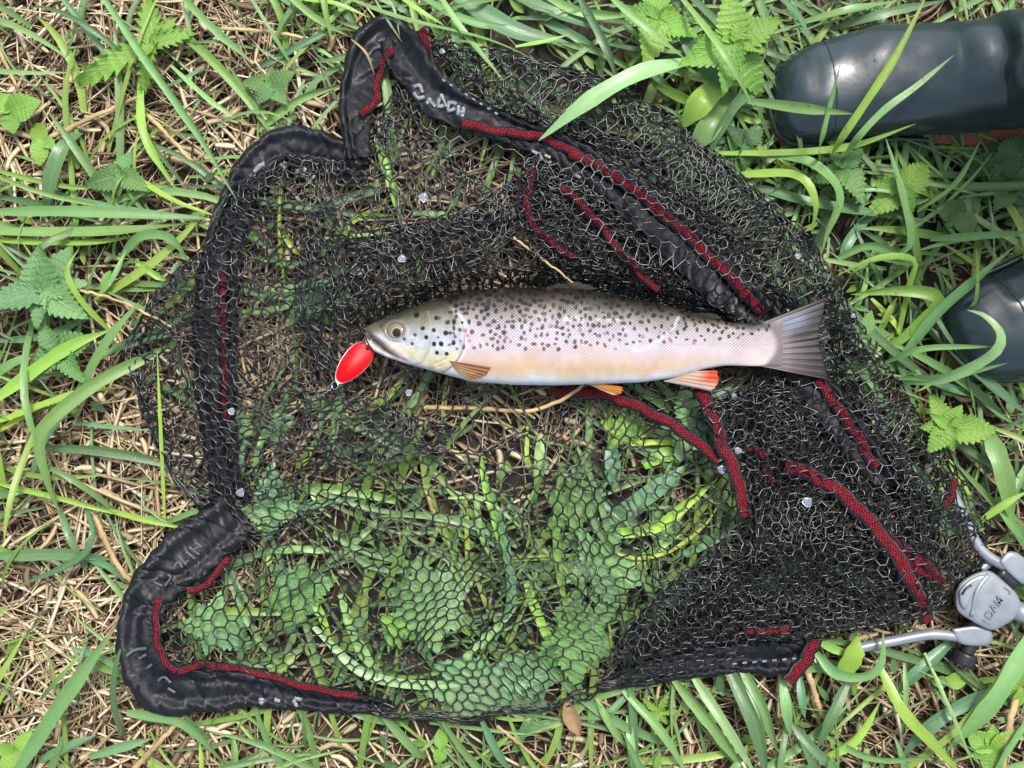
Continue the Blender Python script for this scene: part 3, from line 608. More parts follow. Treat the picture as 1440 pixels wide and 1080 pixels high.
  ([(1215, 580), (1250, 640), (1290, 700)], 16, 'P', [20, 25, 20]), ([(1230, 560), (1280, 590), (1300, 640)], 10, 'G', [18, 22, 18]), ([(1190, 500), (1230, 540), (1260, 600)], 14, 'G', [18, 22, 18]), ([(1280, 650), (1320, 700), (1350, 760)], 16, 'P', [20, 24, 18]), ([(1100, 330), (1150, 380), (1180, 430)], 14, 'G', [18, 22, 18]), ([(1150, 790), (1200, 810), (1240, 830)], 12, 'P', [18, 22, 18]), ([(1330, 640), (1360, 700), (1370, 770)], 10, 'B', [18, 22, 18])]),
 ('green blades under the mesh strip along the upper right edge', [
  ([(740, 90), (800, 140), (880, 180)], 14, 'D', [18, 22, 18]), ([(820, 110), (900, 170), (980, 250)], 16, 'G', [18, 24, 18]), ([(700, 80), (760, 150), (800, 200)], 10, 'G', [18, 22, 18]), ([(900, 150), (960, 210), (1030, 270)], 12, 'P', [18, 24, 18]), ([(960, 220), (1040, 280), (1100, 350)], 14, 'D', [18, 22, 18]), ([(640, 70), (680, 110), (730, 170)], 9, 'D', [18, 22, 18])]),
]
for label, blades in CLUMPS:
    p = blades[0][0][0]; root = thing('grass_clump', label, 'grass', Wp(p[0], p[1], .004), 'clumps of broad grass on the bank')
    for pts, w, tone, zr in blades: blade(root, pts, w, tone, zr)

# ------------------------------------------------------------------ leafy weeds
def leaf_mesh(name, kind, seed):
    r = np.random.default_rng(seed); n = 67 if kind == 'nettle' else 40
    t = np.linspace(0, 1, n)
    if kind == 'nettle':
        prof = .41 * np.sin(np.pi * np.clip(t, 0, 1) ** .60) ** .8 * (1 - .25 * t); teeth = .30 * (1 - .3 * t)
        saw = 1 - np.abs(((t * 8.5) % 1) - .7) / .7; saw = np.clip(saw, 0, 1)
    elif kind == 'ovate':
        prof = .42 * np.sin(np.pi * t ** .8) ** .9; teeth = 0.0; saw = t * 0
    else:  # deeply lobed thistle-like
        prof = .26 * np.sin(np.pi * t ** .7) ** .6; teeth = .55; saw = (t * 6) % 1
    offs = np.array([-1, -.7, -.35, 0, .35, .7, 1])
    V = np.zeros((n, 7, 3))
    for k, o in enumerate(offs):
        edge = abs(o) > .8
        w = prof * (1 - teeth * (1 - saw) * (1 if edge else (.35 if abs(o) > .5 else 0)))
        V[:, k, 0] = t + (teeth * .10 * saw * abs(o) if edge else 0) + .05 * abs(o) * (1 - t) * (kind == 'nettle') - (.07 * abs(o) * (t < .12))
        V[:, k, 1] = o * w
        V[:, k, 2] = .10 * abs(o) * prof * 2 - .22 * t ** 2 + .008 * np.sin(t * 50 - abs(o) * 19) * (abs(o) > .2) + r.normal(0, .006, n)
    V[:, :, 2] += (.06 * np.sin(t * 4 + seed))[:, None] * offs[None]
    p2 = np.stack([np.tile(offs, n), np.repeat(t, 7), np.zeros(n * 7)], 1)
    return mesh(name, V.reshape(-1, 3), grid_faces(n, 7), M['leaf'] if kind != 'lobed' else M['leaf'], None, p2)
LEAF = {k: [leaf_mesh(k + '_leaf', k, s) for s in range(4)] for k in ('nettle', 'ovate', 'lobed')}
GLEAF = {'n': (.13, .28, .08), 'b': (.21, .40, .06), 'd': (.08, .18, .06), 'p': (.19, .36, .15)}

def weed(name, label, cat, px, py, size, kind, tone, z0, pitch, angs, ln, stem=None, zcap=None, scale_z=1.0):
    """rosette seen from above: leaf lengths in plan units, angles in degrees (photograph: 0 = right, 90 = up)"""
    base = Wp(px, py, 0.0); root = thing(name, label, cat, base, 'leafy weeds on the bank')
    top = Wp(px, py, z0 / 1000)
    sp = np.array([[base[0] + .004, base[1] - .006, .002], [(base[0] + top[0]) / 2 + .003, (base[1] + top[1]) / 2 - .002, z0 / 2000], top])
    if stem is not None: sp = np.stack([Wp(a, b_, c_ / 1000) for a, b_, c_ in cr(stem, 10)])
    V, F = tubes(cr(sp, 10)[None] if stem is None else sp[None], np.full((1, 10), .0016 if stem is None else .0024), 6)
    child('stem', V, F, M['blade'], root, col=np.tile(np.array([(.20, .32, .06)]), (len(V), 1)), p2=np.zeros((len(V), 3)))
    if kind == 'nettle' and size:
        angs = list(angs) + [a + 45 + random.uniform(-15, 15) for a in angs[:4]]; ln = [v * .92 for v in ln] + [random.uniform(.3, .45) for _ in angs[:4]][:4]
    for k, (a, l) in enumerate(zip(angs, ln)):
        o = link('leaf', random.choice(LEAF[kind]), root)
        L = l * size * SC; pz = pitch + random.uniform(-8, 8) * (2.4 if scale_z > .5 else 1)
        R = Matrix.Rotation(math.radians(a), 4, 'Z') @ Matrix.Rotation(math.radians(-pz), 4, 'Y') @ Matrix.Rotation(math.radians(random.uniform(-14, 14)), 4, 'X')
        dz = random.uniform(-.002, .002) + (.001 * (k % 4))
        o.matrix_basis = Matrix.Translation(Vector(top - base) + Vector((0, 0, dz))) @ R @ Matrix.Diagonal((L, L * random.uniform(.72, 1.1), L * scale_z, 1))
        c = np.array(GLEAF[tone]) * random.uniform(.8, 1.2) * (1.35 if scale_z < .5 else 1.05); c *= np.array([random.uniform(.85, 1.15), 1, random.uniform(.8, 1.15)])
        o.color = (*c, 1)
    return root
X4 = lambda a, n=4: [a + 360 / n * i + random.uniform(-9, 9) for i in range(n)]
WEEDS = [
 # outside the net
 ('nettle', 'bright nettle top between grass blades at the top edge', 925, 30, 70, 'nettle', 'b', 46, 4, [95, 170, 255, 340, 215, 30], [.9, .8, 1, .9, .55, .6]),
 ('nettle', 'big nettle with toothed leaves beside the toe of the upper boot', 1032, 62, 92, 'nettle', 'b', 66, 2, [28, 305, 255, 200, 100, 345], [.85, .95, .8, .9, .8, .5]),
 ('nettle', 'small nettle growing just below the upper boot', 1186, 236, 62, 'nettle', 'n', 40, 2, [300, 205, 45, 130, 250], [1, .8, .6, .5, .7]),
 ('nettle', 'nettle leaf pair under the arching blades beside the boots', 1268, 268, 66, 'nettle', 'b', 38, 4, [45, 215, 160, 300], [1, .9, .7, .6]),
 ('nettle', 'bright nettle beside the toe of the lower boot', 1330, 600, 76, 'nettle', 'b', 44, 2, [355, 110, 235, 180, 60, 300], [1.1, .7, .6, .5, .5, .6]),
 ('nettle', 'pale jagged nettle at the left edge beside grass blades', 62, 412, 88, 'nettle', 'p', 44, 4, [60, 95, 190, 330, 260, 20], [.9, .8, 1, .8, .6, .7]),
 ('nettle', 'lower left nettle with wide grey green leaves above the straw', 82, 492, 70, 'nettle', 'n', 34, 2, [310, 215, 20, 120], [.9, .9, .8, .7]),
 ('nettle', 'small nettle seedling left of the dark rim loop', 172, 246, 56, 'nettle', 'n', 26, 4, [200, 330, 80, 260, 140], [1, .9, .8, .6, .5]),
 ('nettle', 'tiny nettle in straw above the rim loop', 382, 122, 48, 'nettle', 'n', 28, 4, X4(20, 5), [.9, .8, .9, .7, .8]),
 ('nettle', 'low nettle in the grass at the right edge below the boot sole', 1402, 232, 60, 'nettle', 'd', 26, 0, X4(40, 5), [1, .8, .9, .7, .8]),
 ('thistle', 'thistle with curled lobed leaf in the top left straw', 215, 62, 95, 'lobed', 'b', 32, 2, [205, 100, 255, 20, 60], [1.25, .75, .7, .6, .55]),
 ('seedling', 'smooth leaved seedling at the upper left edge', 12, 158, 50, 'ovate', 'b', 26, 6, [15, 285, 120], [.95, .6, .7]),
 ('seedling', 'four leaved seedling in straw below the edge seedling', 62, 198, 40, 'ovate', 'b', 28, 6, [130, 215, 330, 265], [1, .6, .6, .9]),
 ('seedling', 'dark oval weed leaves in the grass right of the upper boot heel', 1420, 262, 50, 'ovate', 'd', 24, 4, X4(15, 5), [1, .9, .8, .9, .7]),
 ('seedling', 'small round leaved weed at the bottom left corner', 22, 1058, 34, 'ovate', 'b', 20, 6, X4(60, 4), [1, .8, .9, .8]),
 ('seedling', 'little bright seedling in straw under the mesh hem', 622, 1052, 26, 'ovate', 'b', 22, 6, [100, 250, 340], [1, .9, .6]),
 ('seedling', 'bright weed cluster in the bottom right corner', 1392, 1052, 42, 'ovate', 'b', 24, 6, X4(30, 6), [1, .8, .9, .7, .9, .6]),
 ('seedling', 'small green weed near the bottom edge below the mesh fold', 926, 1002, 34, 'lobed', 'b', 24, 4, X4(70, 6), [.9, .8, .7, .9, .7, .8]),
 ('seedling', 'tiny weed in the bottom right straw below the loop leaf', 1330, 958, 30, 'ovate', 'b', 20, 4, [5, 175], [1.1, .8]),
 ('seedling', 'green weed below the hinge at the right edge', 1436, 968, 36, 'ovate', 'b', 24, 4, [120, 200, 260], [1, .9, .8]),
 ('seedling', 'feathery weed in straw left of the rim bend', 395, 205, 0, 'lobed', 'n', 20, 4, [], []),
 ('nettle', 'nettle shoot in grass between net edge and lower boot', 1215, 470, 46, 'nettle', 'n', 26, 4, X4(10, 5), [.9, .8, .7, .8, .7]),
 ('nettle', 'nettle hidden in the grass behind the wide ribbed leaves', 1048, 205, 50, 'nettle', 'd', 26, 4, X4(60, 5), [.9, .8, .9, .8, .7]),
 ('seedling', 'ground weed with oval leaves beside the lower boot heel side', 1350, 300, 40, 'ovate', 'd', 22, 4, X4(50, 6), [.9, .8, .9, .7, .9, .6]),
 # pressed under the mesh
 ('nettle', 'grey green nettle pressed under the left mesh beside the rim', 385, 725, 86, 'nettle', 'p', 22, 0, [95, 55, 20, 170, 250], [.9, .6, .5, .6, .5]),
 ('seedling', 'bright oval leaf trapped under the mesh beside the rim column', 322, 590, 42, 'ovate', 'p', 22, 2, [330, 285, 30], [1, .9, .6]),
 ('seedling', 'second bright oval leaf trapped under the mesh near the rim', 378, 600, 38, 'ovate', 'p', 22, 2, [20, 250, 320], [1, .6, .8]),
 ('nettle', 'big nettle flattened under the lower middle of the mesh', 602, 850, 96, 'nettle', 'p', 22, 0, [35, 100, 160, 215, 280, 330], [.9, .8, .7, .9, .8, .8]),
 ('nettle', 'nettle crushed under the bottom hem of the mesh', 700, 958, 110, 'nettle', 'p', 22, 0, [5, 330, 190, 215, 165, 25, 300], [.9, .8, 1, .8, .9, .8, .5], [(757, 800, 18), (738, 850, 23), (716, 905, 24), (692, 962, 20)]),
 ('nettle', 'nettle with fan shaped pale leaves under the mesh right of centre', 838, 800, 84, 'nettle', 'p', 22, 0, [60, 110, 345, 300, 200, 20], [.9, .8, .9, .8, .7, .6]),
 ('nettle', 'small toothed nettle under the mesh below the fish belly', 800, 722, 60, 'nettle', 'n', 22, 0, [80, 20, 140, 300, 215], [.8, .9, .8, .7, .7]),
 ('nettle', 'nettle under the mesh above the lower right black fold', 800, 892, 90, 'nettle', 'n', 22, 0, [340, 30, 80, 280, 230], [.9, .9, .8, .9, .8]),
 ('nettle', 'nettle flattened inside the bottom left rim corner', 298, 880, 78, 'nettle', 'p', 20, 0, [20, 75, 330, 180, 260, 130], [.9, .7, .9, .7, .6, .6]),
 ('nettle', 'nettle under the mesh between rim corner and centre', 420, 835, 70, 'nettle', 'n', 20, 0, X4(15, 6), [.9, .8, .9, .8, .9, .7]),
 ('nettle', 'nettle under the mesh beneath the curved red band', 970, 600, 74, 'nettle', 'p', 22, 0, [190, 100, 250, 30, 300], [.9, .9, .8, .6, .7]),
 ('nettle', 'round leaved nettle under the mesh below the pelvic fin', 878, 606, 44, 'nettle', 'b', 20, 0, X4(15, 5), [.9, .8, .9, .8, .7]),
 ('nettle', 'green stalked nettle under the mesh at the lower left', 560, 880, 60, 'nettle', 'b', 22, 0, [20, 150, 250, 320], [.6, .6, .7, .6], [(618, 735, 18), (592, 812, 23), (568, 880, 23), (556, 935, 20)]),
 ('nettle', 'dim nettle under the upper left mesh near the rim', 440, 425, 56, 'nettle', 'n', 20, 0, X4(10, 5), [.9, .8, .7, .9, .7]),
 ('nettle', 'nettle glimpsed under the mesh above the hinge', 1330, 730, 56, 'nettle', 'p', 20, 0, X4(40, 5), [.9, .8, .9, .7, .8]),
 ('nettle', 'nettle showing through the mesh strip along the upper right edge', 975, 222, 60, 'nettle', 'n', 20, 0, X4(25, 5), [.9, .8, .9, .7, .8]),
 ('nettle', 'nettle showing through the mesh strip near the top corner', 830, 150, 56, 'nettle', 'd', 20, 0, X4(5, 5), [.9, .8, .9, .7, .8]),
]
for w in WEEDS:
    if not w[10] : continue
    nm, lab, px, py, size, kind, tone, z0, pitch, angs, ln = w[:11]
    inside = poly_sd(np.array([[px, py]], float), POLY_A)[0][0] > 0
    weed({'nettle': 'nettle_plant', 'thistle': 'thistle_plant', 'seedling': 'weed_seedling'}[nm], lab, nm if nm != 'seedling' else 'weed', px, py, size, kind, tone, z0, pitch, angs, ln, w[11] if len(w) > 11 else None, scale_z=.25 if inside else 1)

# ------------------------------------------------------------------ single dry stalks and a dead leaf
STALKS = [
 ('thick pale dry stalk running under the belly of the fish', [(596, 572), (670, 574), (742, 578), (790, 562), (820, 541)], 8, [20, 22, 31, 41, 40]),
 ('broad pale straw stalk at the bottom edge below the rim corner', [(184, 1086), (222, 1046), (258, 1008)], 10, [22, 28, 26]),
 ('pale straw stalk slanting across the upper left litter', [(62, 197), (130, 165), (194, 136)], 9, [18, 22, 20]),
 ('straight straw stalk in the extreme upper left corner', [(-8, 62), (12, 98), (30, 136)], 7, [18, 22, 18]),
 ('reddish dry stalk beside the long blade at upper left', [(208, 162), (245, 200), (278, 236)], 8, [16, 22, 18]),
 ('two tone straw stalk above the tip of the rim loop', [(312, 40), (390, 46), (460, 60)], 7, [18, 24, 20]),
 ('thick straw bundle leading to the left of the rim corner', [(132, 724), (160, 786), (188, 824)], 12, [16, 22, 20]),
 ('thick pale stalk standing in the bottom right corner', [(1428, 980), (1416, 1040), (1409, 1092)], 13, [22, 28, 24]),
 ('short pale straw below the end of the rim sleeve', [(1134, 940), (1146, 975), (1156, 1006)], 11, [20, 24, 18]),
 ('curved pale stalk under the mesh left of centre', [(585, 622), (630, 634), (676, 645)], 8, [20, 25, 22]),
 ('thin straw lying on the mesh just above the back of the fish', [(722, 334), (760, 362), (806, 398)], 4, [52, 56, 62]),
 ('pale straw under the mesh below the pelvic fin', [(782, 612), (820, 624), (845, 636)], 8, [20, 25, 22]),
 ('bent straw under the mesh at lower centre', [(600, 690), (606, 712), (622, 740)], 7, [20, 24, 20]),
 ('twisted straw on the bottom edge under the mesh hem', [(700, 1022), (735, 1050), (770, 1082)], 6, [22, 26, 20]),
 ('pale stalk under the mesh left of the lure', [(445, 470), (480, 480), (510, 490)], 5, [22, 25, 22]),
 ('yellow straw crossing into the left bulge of the mesh', [(112, 408), (170, 424), (242, 460)], 5, [36, 44, 44]),
]
for label, pts, w, zr in STALKS:
    zz = np.interp(np.linspace(0, 1, len(pts)), np.linspace(0, 1, len(zr)), zr)
    P = cr(np.column_stack([pts, zz]), 24)
    sp = np.stack([Wp(a, b_, c_ / 1000) for a, b_, c_ in P]) + np.stack([rng.normal(0, .0004, 24), rng.normal(0, .0004, 24), np.zeros(24)], 1)
    rad = w * SC / 2 * np.linspace(.82, .62, 24); rad[int(rng.integers(6, 18))] *= 1.3
    V, F = tubes(sp[None], rad[None], 8, .7)
    base = Wp(pts[0][0], pts[0][1], .01)
    col = np.tile(np.array([(.47, .35, .185)]) * rng.uniform(.75, 1.15), (len(V), 1)) * (1 + .2 * np.sin(np.repeat(np.arange(24), 8) * .5))[:, None]
    o = link('dry_stalk', mesh('dry_stalk', V - base, F, M['straw'], col, np.stack([np.tile(np.linspace(0, 1, 8), 24), np.repeat(np.linspace(0, 8, 24), 8), np.full(192, rng.random())], 1)))
    o.location = base; tag(o, label, 'straw', 'dry stalks')
# dead leaf at the lower hem
n = 16; t = np.linspace(0, 1, n); P = cr([(797, 985), (803, 1008), (816, 1034)], n)
wd = 22 * SC * np.sin(np.pi * np.clip(t * .92 + .08, 0, 1)) ** .8
c3 = np.stack([Wp(a, b_, .034 - .008 * q) for (a, b_), q in zip(P, t)]); T = unit(np.gradient(c3, axis=0)); s = unit(np.cross(T, [0, 0, 1.0]))
offs = np.linspace(-1, 1, 7)
V = c3[:, None] + offs[None, :, None] * s[:, None] * wd[:, None, None] / 2 + np.stack([np.zeros((n, 7)), np.zeros((n, 7)), .004 * np.abs(offs)[None] ** 2 * np.ones((n, 1)) + rng.normal(0, .0005, (n, 7))], -1)
base = Wp(797, 985, .02)
o = link('dead_leaf', mesh('dead_leaf', V.reshape(-1, 3) - base, grid_faces(n, 7), M['straw'], np.tile([(.30, .20, .115)], (n * 7, 1)), np.stack([np.tile(offs, n), np.repeat(t * 3, 7), np.zeros(n * 7)], 1)))
o.location = base; tag(o, 'brown curled dead leaf poking out below the mesh hem', 'leaf')

# ------------------------------------------------------------------ rubber boots
def boot(label, px, py, ang, mirror, size):
    base = Wp(px, py, 0); root = thing('rubber_boot', label, 'boot', base, 'boots of the person standing at the right')
    ST = np.array([  # top x,z, bottom x,z, half width
        (.000, .034, .000, .022, .010), (.006, .048, .003, .014, .026), (.018, .060, .012, .012, .037), (.040, .068, .036, .012, .045), (.044, .0685, .041, .012, .0455), (.048, .0685, .046, .012, .0445), (.085, .075, .085, .012, .0495), (.13, .090, .145, .012, .0492),
        (.170, .116, .205, .012, .0485), (.196, .15, .262, .012, .049), (.203, .18, .298, .022, .051), (.200, .21, .309, .07, .055), (.194, .245, .306, .14, .060), (.188, .29, .314, .24, .065), (.184, .37, .324, .37, .068)])
    R = cr(np.column_stack([ST[:, 0] + np.arange(len(ST)) * 1e-4, ST[:, 1], ST[:, 2], ST[:, 3], ST[:, 4]]), 80)
    m = 40; an = np.arange(m) / m * 2 * math.pi
    V = np.zeros((80, m, 3))
    for i, (tx, tz, bx, bz, w) in enumerate(R):
        c, s = np.cos(an), np.sin(an); e = np.where(c < 0, .62, .95)
        u = np.sign(c) * np.abs(c) ** e
        cx, cz, hx, hz = (tx + bx) / 2, (tz + bz) / 2, (tx - bx) / 2, (tz - bz) / 2
        V[i, :, 0] = cx + hx * u; V[i, :, 2] = cz + hz * u
        sw = .010 * math.exp(-((bx - .09) / .07) ** 2) * mirror
        V[i, :, 1] = w * np.sign(s) * np.abs(s) ** .85 + sw
        V[i] *= 1; V[i] += (.0012 * vnoise(an * 3, np.full(m, i * .35), 1, 5))[:, None] * np.array([0, 1, 1])
        if .14 < bx and tz > .1:   # creases at the ankle
            V[i, :, 0] += .0042 * np.sin(i * .95 + an * 1.3) * (c > -.2); V[i, :, 2] += .0022 * np.sin(i * 1.2 + an * 2.2) * (c > -.2)
    Rm = np.array([[math.cos(ang), -math.sin(ang), 0], [math.sin(ang), math.cos(ang), 0], [0, 0, 1]]) * size
    F = [grid_faces(80, m, True), np.arange(m)[None, ::-1]]
    up = child('upper', V.reshape(-1, 3) @ Rm.T + base, F, M['boot'], root)
    for _ in range(46):
        i, j = random.randrange(6, 62), random.choice(list(range(0, 9)) + list(range(31, 40)))
        drops.append((V[i, j] @ Rm.T + base, random.uniform(.0006, .0016)))
    for x_, nm in ((.047, 'toe_seam'),):
        i = int(np.argmin(np.abs(R[:, 2] - x_))); lp = V[i].mean(0) + (V[i] - V[i].mean(0)) * 1.006; lp = np.concatenate([lp, lp[:1]])
        Vt, Ft = tubes(lp[None], np.full((1, len(lp)), .0009), 6); child(nm, Vt @ Rm.T + base, Ft, M['boot'], root)
    # inner lining so that the open top reads as hollow
    inn = V[-10:].copy(); cen = inn.mean(1, keepdims=True); inn = cen + (inn - cen) * .94
    child('lining', np.concatenate([V[-1:], inn[::-1]]).reshape(-1, 3) @ Rm.T + base, [grid_faces(11, m, True), (np.arange(m) + 10 * m)[None]], M['blackplastic'], root)
    # sole: outline follows the foot, with welt, and a separate heel block
    xs = np.array([-.003, .002, .012, .04, .085, .13, .19, .25, .285, .302, .308]); hw = np.array([.006, .026, .038, .0475, .0515, .051, .055, .058, .054, .040, .006])
    k = 60; q = np.linspace(0, 1, k); X = np.interp(q, np.linspace(0, 1, len(xs)), xs); Wd = np.interp(q, np.linspace(0, 1, len(xs)), hw)
    sw = .010 * np.exp(-((X - .09) / .07) ** 2) * mirror
    out2 = np.concatenate([np.stack([X, Wd + sw], 1), np.stack([X, -Wd + sw], 1)[::-1]])
    def slab(name, o2, z0, z1):
        n2 = len(o2); cen = o2.mean(0)
        rings = [(1.0, z0), (1.0, z1 - .003), (.985, z1)]
        VV = np.concatenate([np.column_stack([cen + (o2 - cen) * f, np.full(n2, z)]) for f, z in rings])
        return child(name, VV @ Rm.T + base, [grid_faces(3, n2, True), (np.arange(n2) + 2 * n2)[None], np.arange(n2)[None, ::-1]], M['sole'], root)
    slab('sole', out2, .004, .021)
    hm = (out2[:, 0] > .21); slab('heel', out2[hm], -.006, .006)
    # moulded rib round the foot above the sole
    rb = np.concatenate([out2[k:][out2[k:, 0] < .15], out2[:k][out2[:k, 0] < .15]]); spn = np.column_stack([rb, np.full(len(rb), .026)]); spn[:, :2] = out2.mean(0) + (rb - out2.mean(0)) * .985
    Vt, Ft = tubes(spn[None], np.full((1, len(rb)), .003), 6); child('foxing_rib', Vt @ Rm.T + base, Ft, M['boot'], root)
    return root
boot('dark green rubber boot at the top right with brown sole showing', 1074, 163, math.radians(6), 1, 1.0)
boot('dark rubber boot toe at the right edge above the hinge', 1314, 484, math.radians(24), -1, 1.12)

# ------------------------------------------------------------------ landing net
net = thing('landing_net', 'collapsed black rubber mesh landing net with red stitched rim and grey hinge', 'landing net', Wp(720, 620, .02))

def build_sleeve(L, seed, og):
    n = 420; L = cr(L[::4], n) if len(L) > 60 else L; m = 52
    cen = np.stack([Wp(a, b_, c_ / 1000) for a, b_, c_ in L[:, :3] * [1, 1, 0] + np.column_stack([np.zeros((n, 2)), L[:, 3]])])
    T = unit(np.gradient(cen, axis=0)); s = unit(np.cross(T, [0, 0, 1.0])); up = np.cross(s, T)
    an = np.arange(m) / m * 2 * math.pi; ca, sa = np.cos(an), np.sin(an)
    hw = L[:, 2] * SC / 2; th = L[:, 4] / 1000
    arc = np.r_[0, np.cumsum(np.linalg.norm(np.diff(cen, axis=0), axis=1))]
    A, B = np.meshgrid(arc, an, indexing='ij')
    wr = .0007 * vnoise(A * 1000, B * 5, 5, seed) - .0026 * (1 - np.abs(vnoise(A * 1000 + B * 14, B * 5 - A * 60, 13, seed + 8))) ** 6 - .0009 * (1 - np.abs(vnoise(A * 1000 - B * 7, B * 7, 7, seed + 9))) ** 7 + .0020 * vnoise(A * 1000 + B * 9, B * 4 + A * 90, 16, seed + 1) + .0012 * np.abs(vnoise(A * 1000 + 6 * np.sin(B * 2), B * 3, 3.2, seed + 5))
    # long pinch fold down the sleeve
    pin = -.0035 * np.exp(-((B - 1.75 - .25 * np.sin(A * 30)) / .16) ** 2)
    qx = np.sign(ca) * np.abs(ca) ** .8; x = hw[:, None] * qx
    z = np.where(sa[None] >= 0, th[:, None] * sleeve_prof(qx * og)[None] + (wr + pin * .6) * np.clip(sa * 3, 0, 1)[None], -.42 * th[:, None] * np.abs(sa)[None] ** .6)
    edge = 1 + .05 * np.sin(A * 120 + seed) + .04 * np.sin(A * 310)
    V = cen[:, None] + (x * edge)[..., None] * s[:, None] + z[..., None] * up[:, None]
    p2 = np.stack([A, np.broadcast_to(x, A.shape), A * 0], -1).reshape(-1, 3)
    F = [grid_faces(n, m, True), np.arange(m)[None, ::-1], (np.arange(m) + (n - 1) * m)[None]]
    return child('rim_sleeve', V.reshape(-1, 3), F, M['sleeve'], net, p2=p2)
sleeves = [build_sleeve(L, 50 + 7 * i, og) for i, (L, og) in enumerate(zip(SLEEVES, OUTER))]

# a second flap of loose fabric at the top corner
FOLDS = {
 'A': [([(180, 500), (260, 690), (330, 760), (450, 720), (560, 640)], 26, .8, 5), ([(440, 470), (480, 400), (560, 340), (700, 300), (760, 260)], 40, 1.15, 9), ([(530, 500), (560, 590), (660, 640), (760, 600)], 20, .95, 4), ([(330, 250), (300, 370), (330, 560)], 18, .6, 3), ([(700, 660), (860, 690), (900, 800), (840, 960)], 22, .7, 5), ([(470, 640), (540, 760), (520, 900)], 14, .6, 3), ([(560, 130), (640, 230), (740, 300)], 18, .7, 3), ([(890, 170), (1010, 280), (1120, 420)], 16, .8, 4), ([(420, 560), (470, 640), (600, 690)], 20, .85, 4), ([(830, 990), (900, 900), (1000, 820)], 22, 1.1, 7)],
 'B': [([(760, 260), (880, 330), (1000, 450)], 26, 1.2, 8), ([(1100, 440), (1180, 620), (1250, 800)], 22, 1.1, 7), ([(900, 930), (1050, 800), (1180, 760), (1290, 780)], 30, 1.3, 9), ([(1060, 560), (1080, 680), (1060, 780)], 24, 1.2, 8)],
 'C': [([(930, 900), (1080, 860), (1270, 830)], 24, 1.2, 8), ([(1120, 560), (1140, 700), (1200, 850)], 26, 1.25, 8)],
 'D': [([(440, 440), (540, 390), (700, 370), (860, 390)], 24, 1.1, 7), ([(500, 340), (620, 360), (760, 300)], 20, 1.0, 6)],
 'E': [([(210, 430), (260, 520), (250, 640)], 20, .9, 5), ([(380, 260), (450, 300), (520, 270)], 18, .9, 5)],
}
LAYERS = [  # polygon, cell side, lattice angle, height mm, edge radius, key, seed, lies over the sleeves
 (POLY_A, 9.6, 8, 33, 9, 'A', 1, 2),
 (np.array([(742, 222), (850, 226), (970, 296), (1080, 395), (1190, 530), (1300, 680), (1345, 790), (1305, 864), (1150, 882), (1000, 930), (885, 958), (862, 900), (950, 810), (1040, 744), (1052, 664), (985, 570), (1070, 540), (980, 440), (860, 425), (735, 330)], float), 9.2, 31, 40, 8, 'B', 2, 0),
 (np.array([(975, 585), (1080, 550), (1185, 540), (1290, 680), (1320, 800), (1295, 860), (1150, 878), (900, 952), (890, 900), (990, 810), (1062, 740), (1050, 640)], float), 8.6, 17, 44, 8, 'C', 3, 0),
 (np.array([(425, 330), (540, 330), (690, 280), (760, 232), (900, 290), (1040, 430), (800, 424), (640, 432), (540, 460), (505, 520), (450, 520), (410, 430)], float), 9.2, 44, 42, 7, 'D', 4, 0),
 (np.array([(880, 300), (990, 330), (1100, 440), (1220, 600), (1310, 760), (1280, 850), (1100, 880), (930, 930), (960, 850), (1080, 780), (1090, 640), (1010, 560), (1090, 530), (1010, 430)], float), 9.0, 52, 47, 8, 'B', 6, 0),
 (np.array([(990, 575), (1100, 545), (1200, 570), (1290, 700), (1310, 820), (1260, 862), (1080, 890), (900, 952), (905, 890), (1000, 800), (1066, 730), (1040, 640)], float), 9.8, 3, 50, 8, 'B', 8, 0),
 (np.array([(770, 250), (870, 270), (980, 350), (1080, 440), (1010, 440), (880, 420), (760, 350)], float), 9.2, 12, 46, 8, 'D', 10, 0),
 (np.array([(610, 62), (740, 80), (860, 118), (960, 178), (1060, 266), (1140, 340), (1176, 405), (1230, 510), (1180, 500), (1060, 390), (960, 290), (850, 215), (720, 172), (660, 140)], float), 9.4, 38, 40, 7, 'C', 7, 0),
 (np.array([(300, 330), (345, 262), (410, 222), (520, 232), (545, 160), (640, 232), (745, 300), (600, 420), (520, 470), (500, 560), (640, 600), (620, 640), (480, 650), (400, 700), (320, 720), (240, 670), (196, 580), (186, 490), (222, 412)], float), 10.2, 57, 39, 8, 'L', 11, 2),
 (np.array([(612, 66), (740, 84), (860, 124), (955, 182), (1055, 272), (1134, 346), (1170, 410), (1236, 520), (1300, 625), (1370, 735), (1310, 740), (1240, 620), (1150, 480), (1030, 350), (900, 240), (800, 195), (700, 150)], float), 9.8, 61, 44, 7, 'S', 13, 0),
 (np.array([(540, 330), (640, 300), (745, 240), (820, 260), (900, 340), (960, 425), (820, 415), (700, 412), (600, 430), (520, 450), (470, 470), (450, 410)], float), 9.4, 5, 47, 7, 'S', 15, 0),
 # the uppermost sheet lies smooth, so its cells read as clean hexagons
 (np.array([(735, 225), (800, 200), (880, 236), (980, 300), (1085, 392), (1190, 520), (1300, 672), (1376, 740), (1360, 800), (1306, 868), (1150, 892), (1000, 935), (890, 962), (858, 912), (930, 830), (1010, 770), (1046, 690), (1010, 610), (985, 575), (1080, 545), (1060, 470), (980, 446), (850, 426), (760, 380), (725, 300)], float), 10.0, 24, 62, 9, 'T', 12, 1),
]
FOLDS['T'] = [([(760, 250), (840, 330), (960, 420)], 20, .55, 3), ([(1000, 620), (1060, 720), (1010, 810), (900, 930)], 18, .6, 4), ([(1120, 560), (1170, 690), (1270, 830)], 18, .5, 3), ([(1040, 780), (1180, 790), (1300, 850)], 16, .5, 3)]
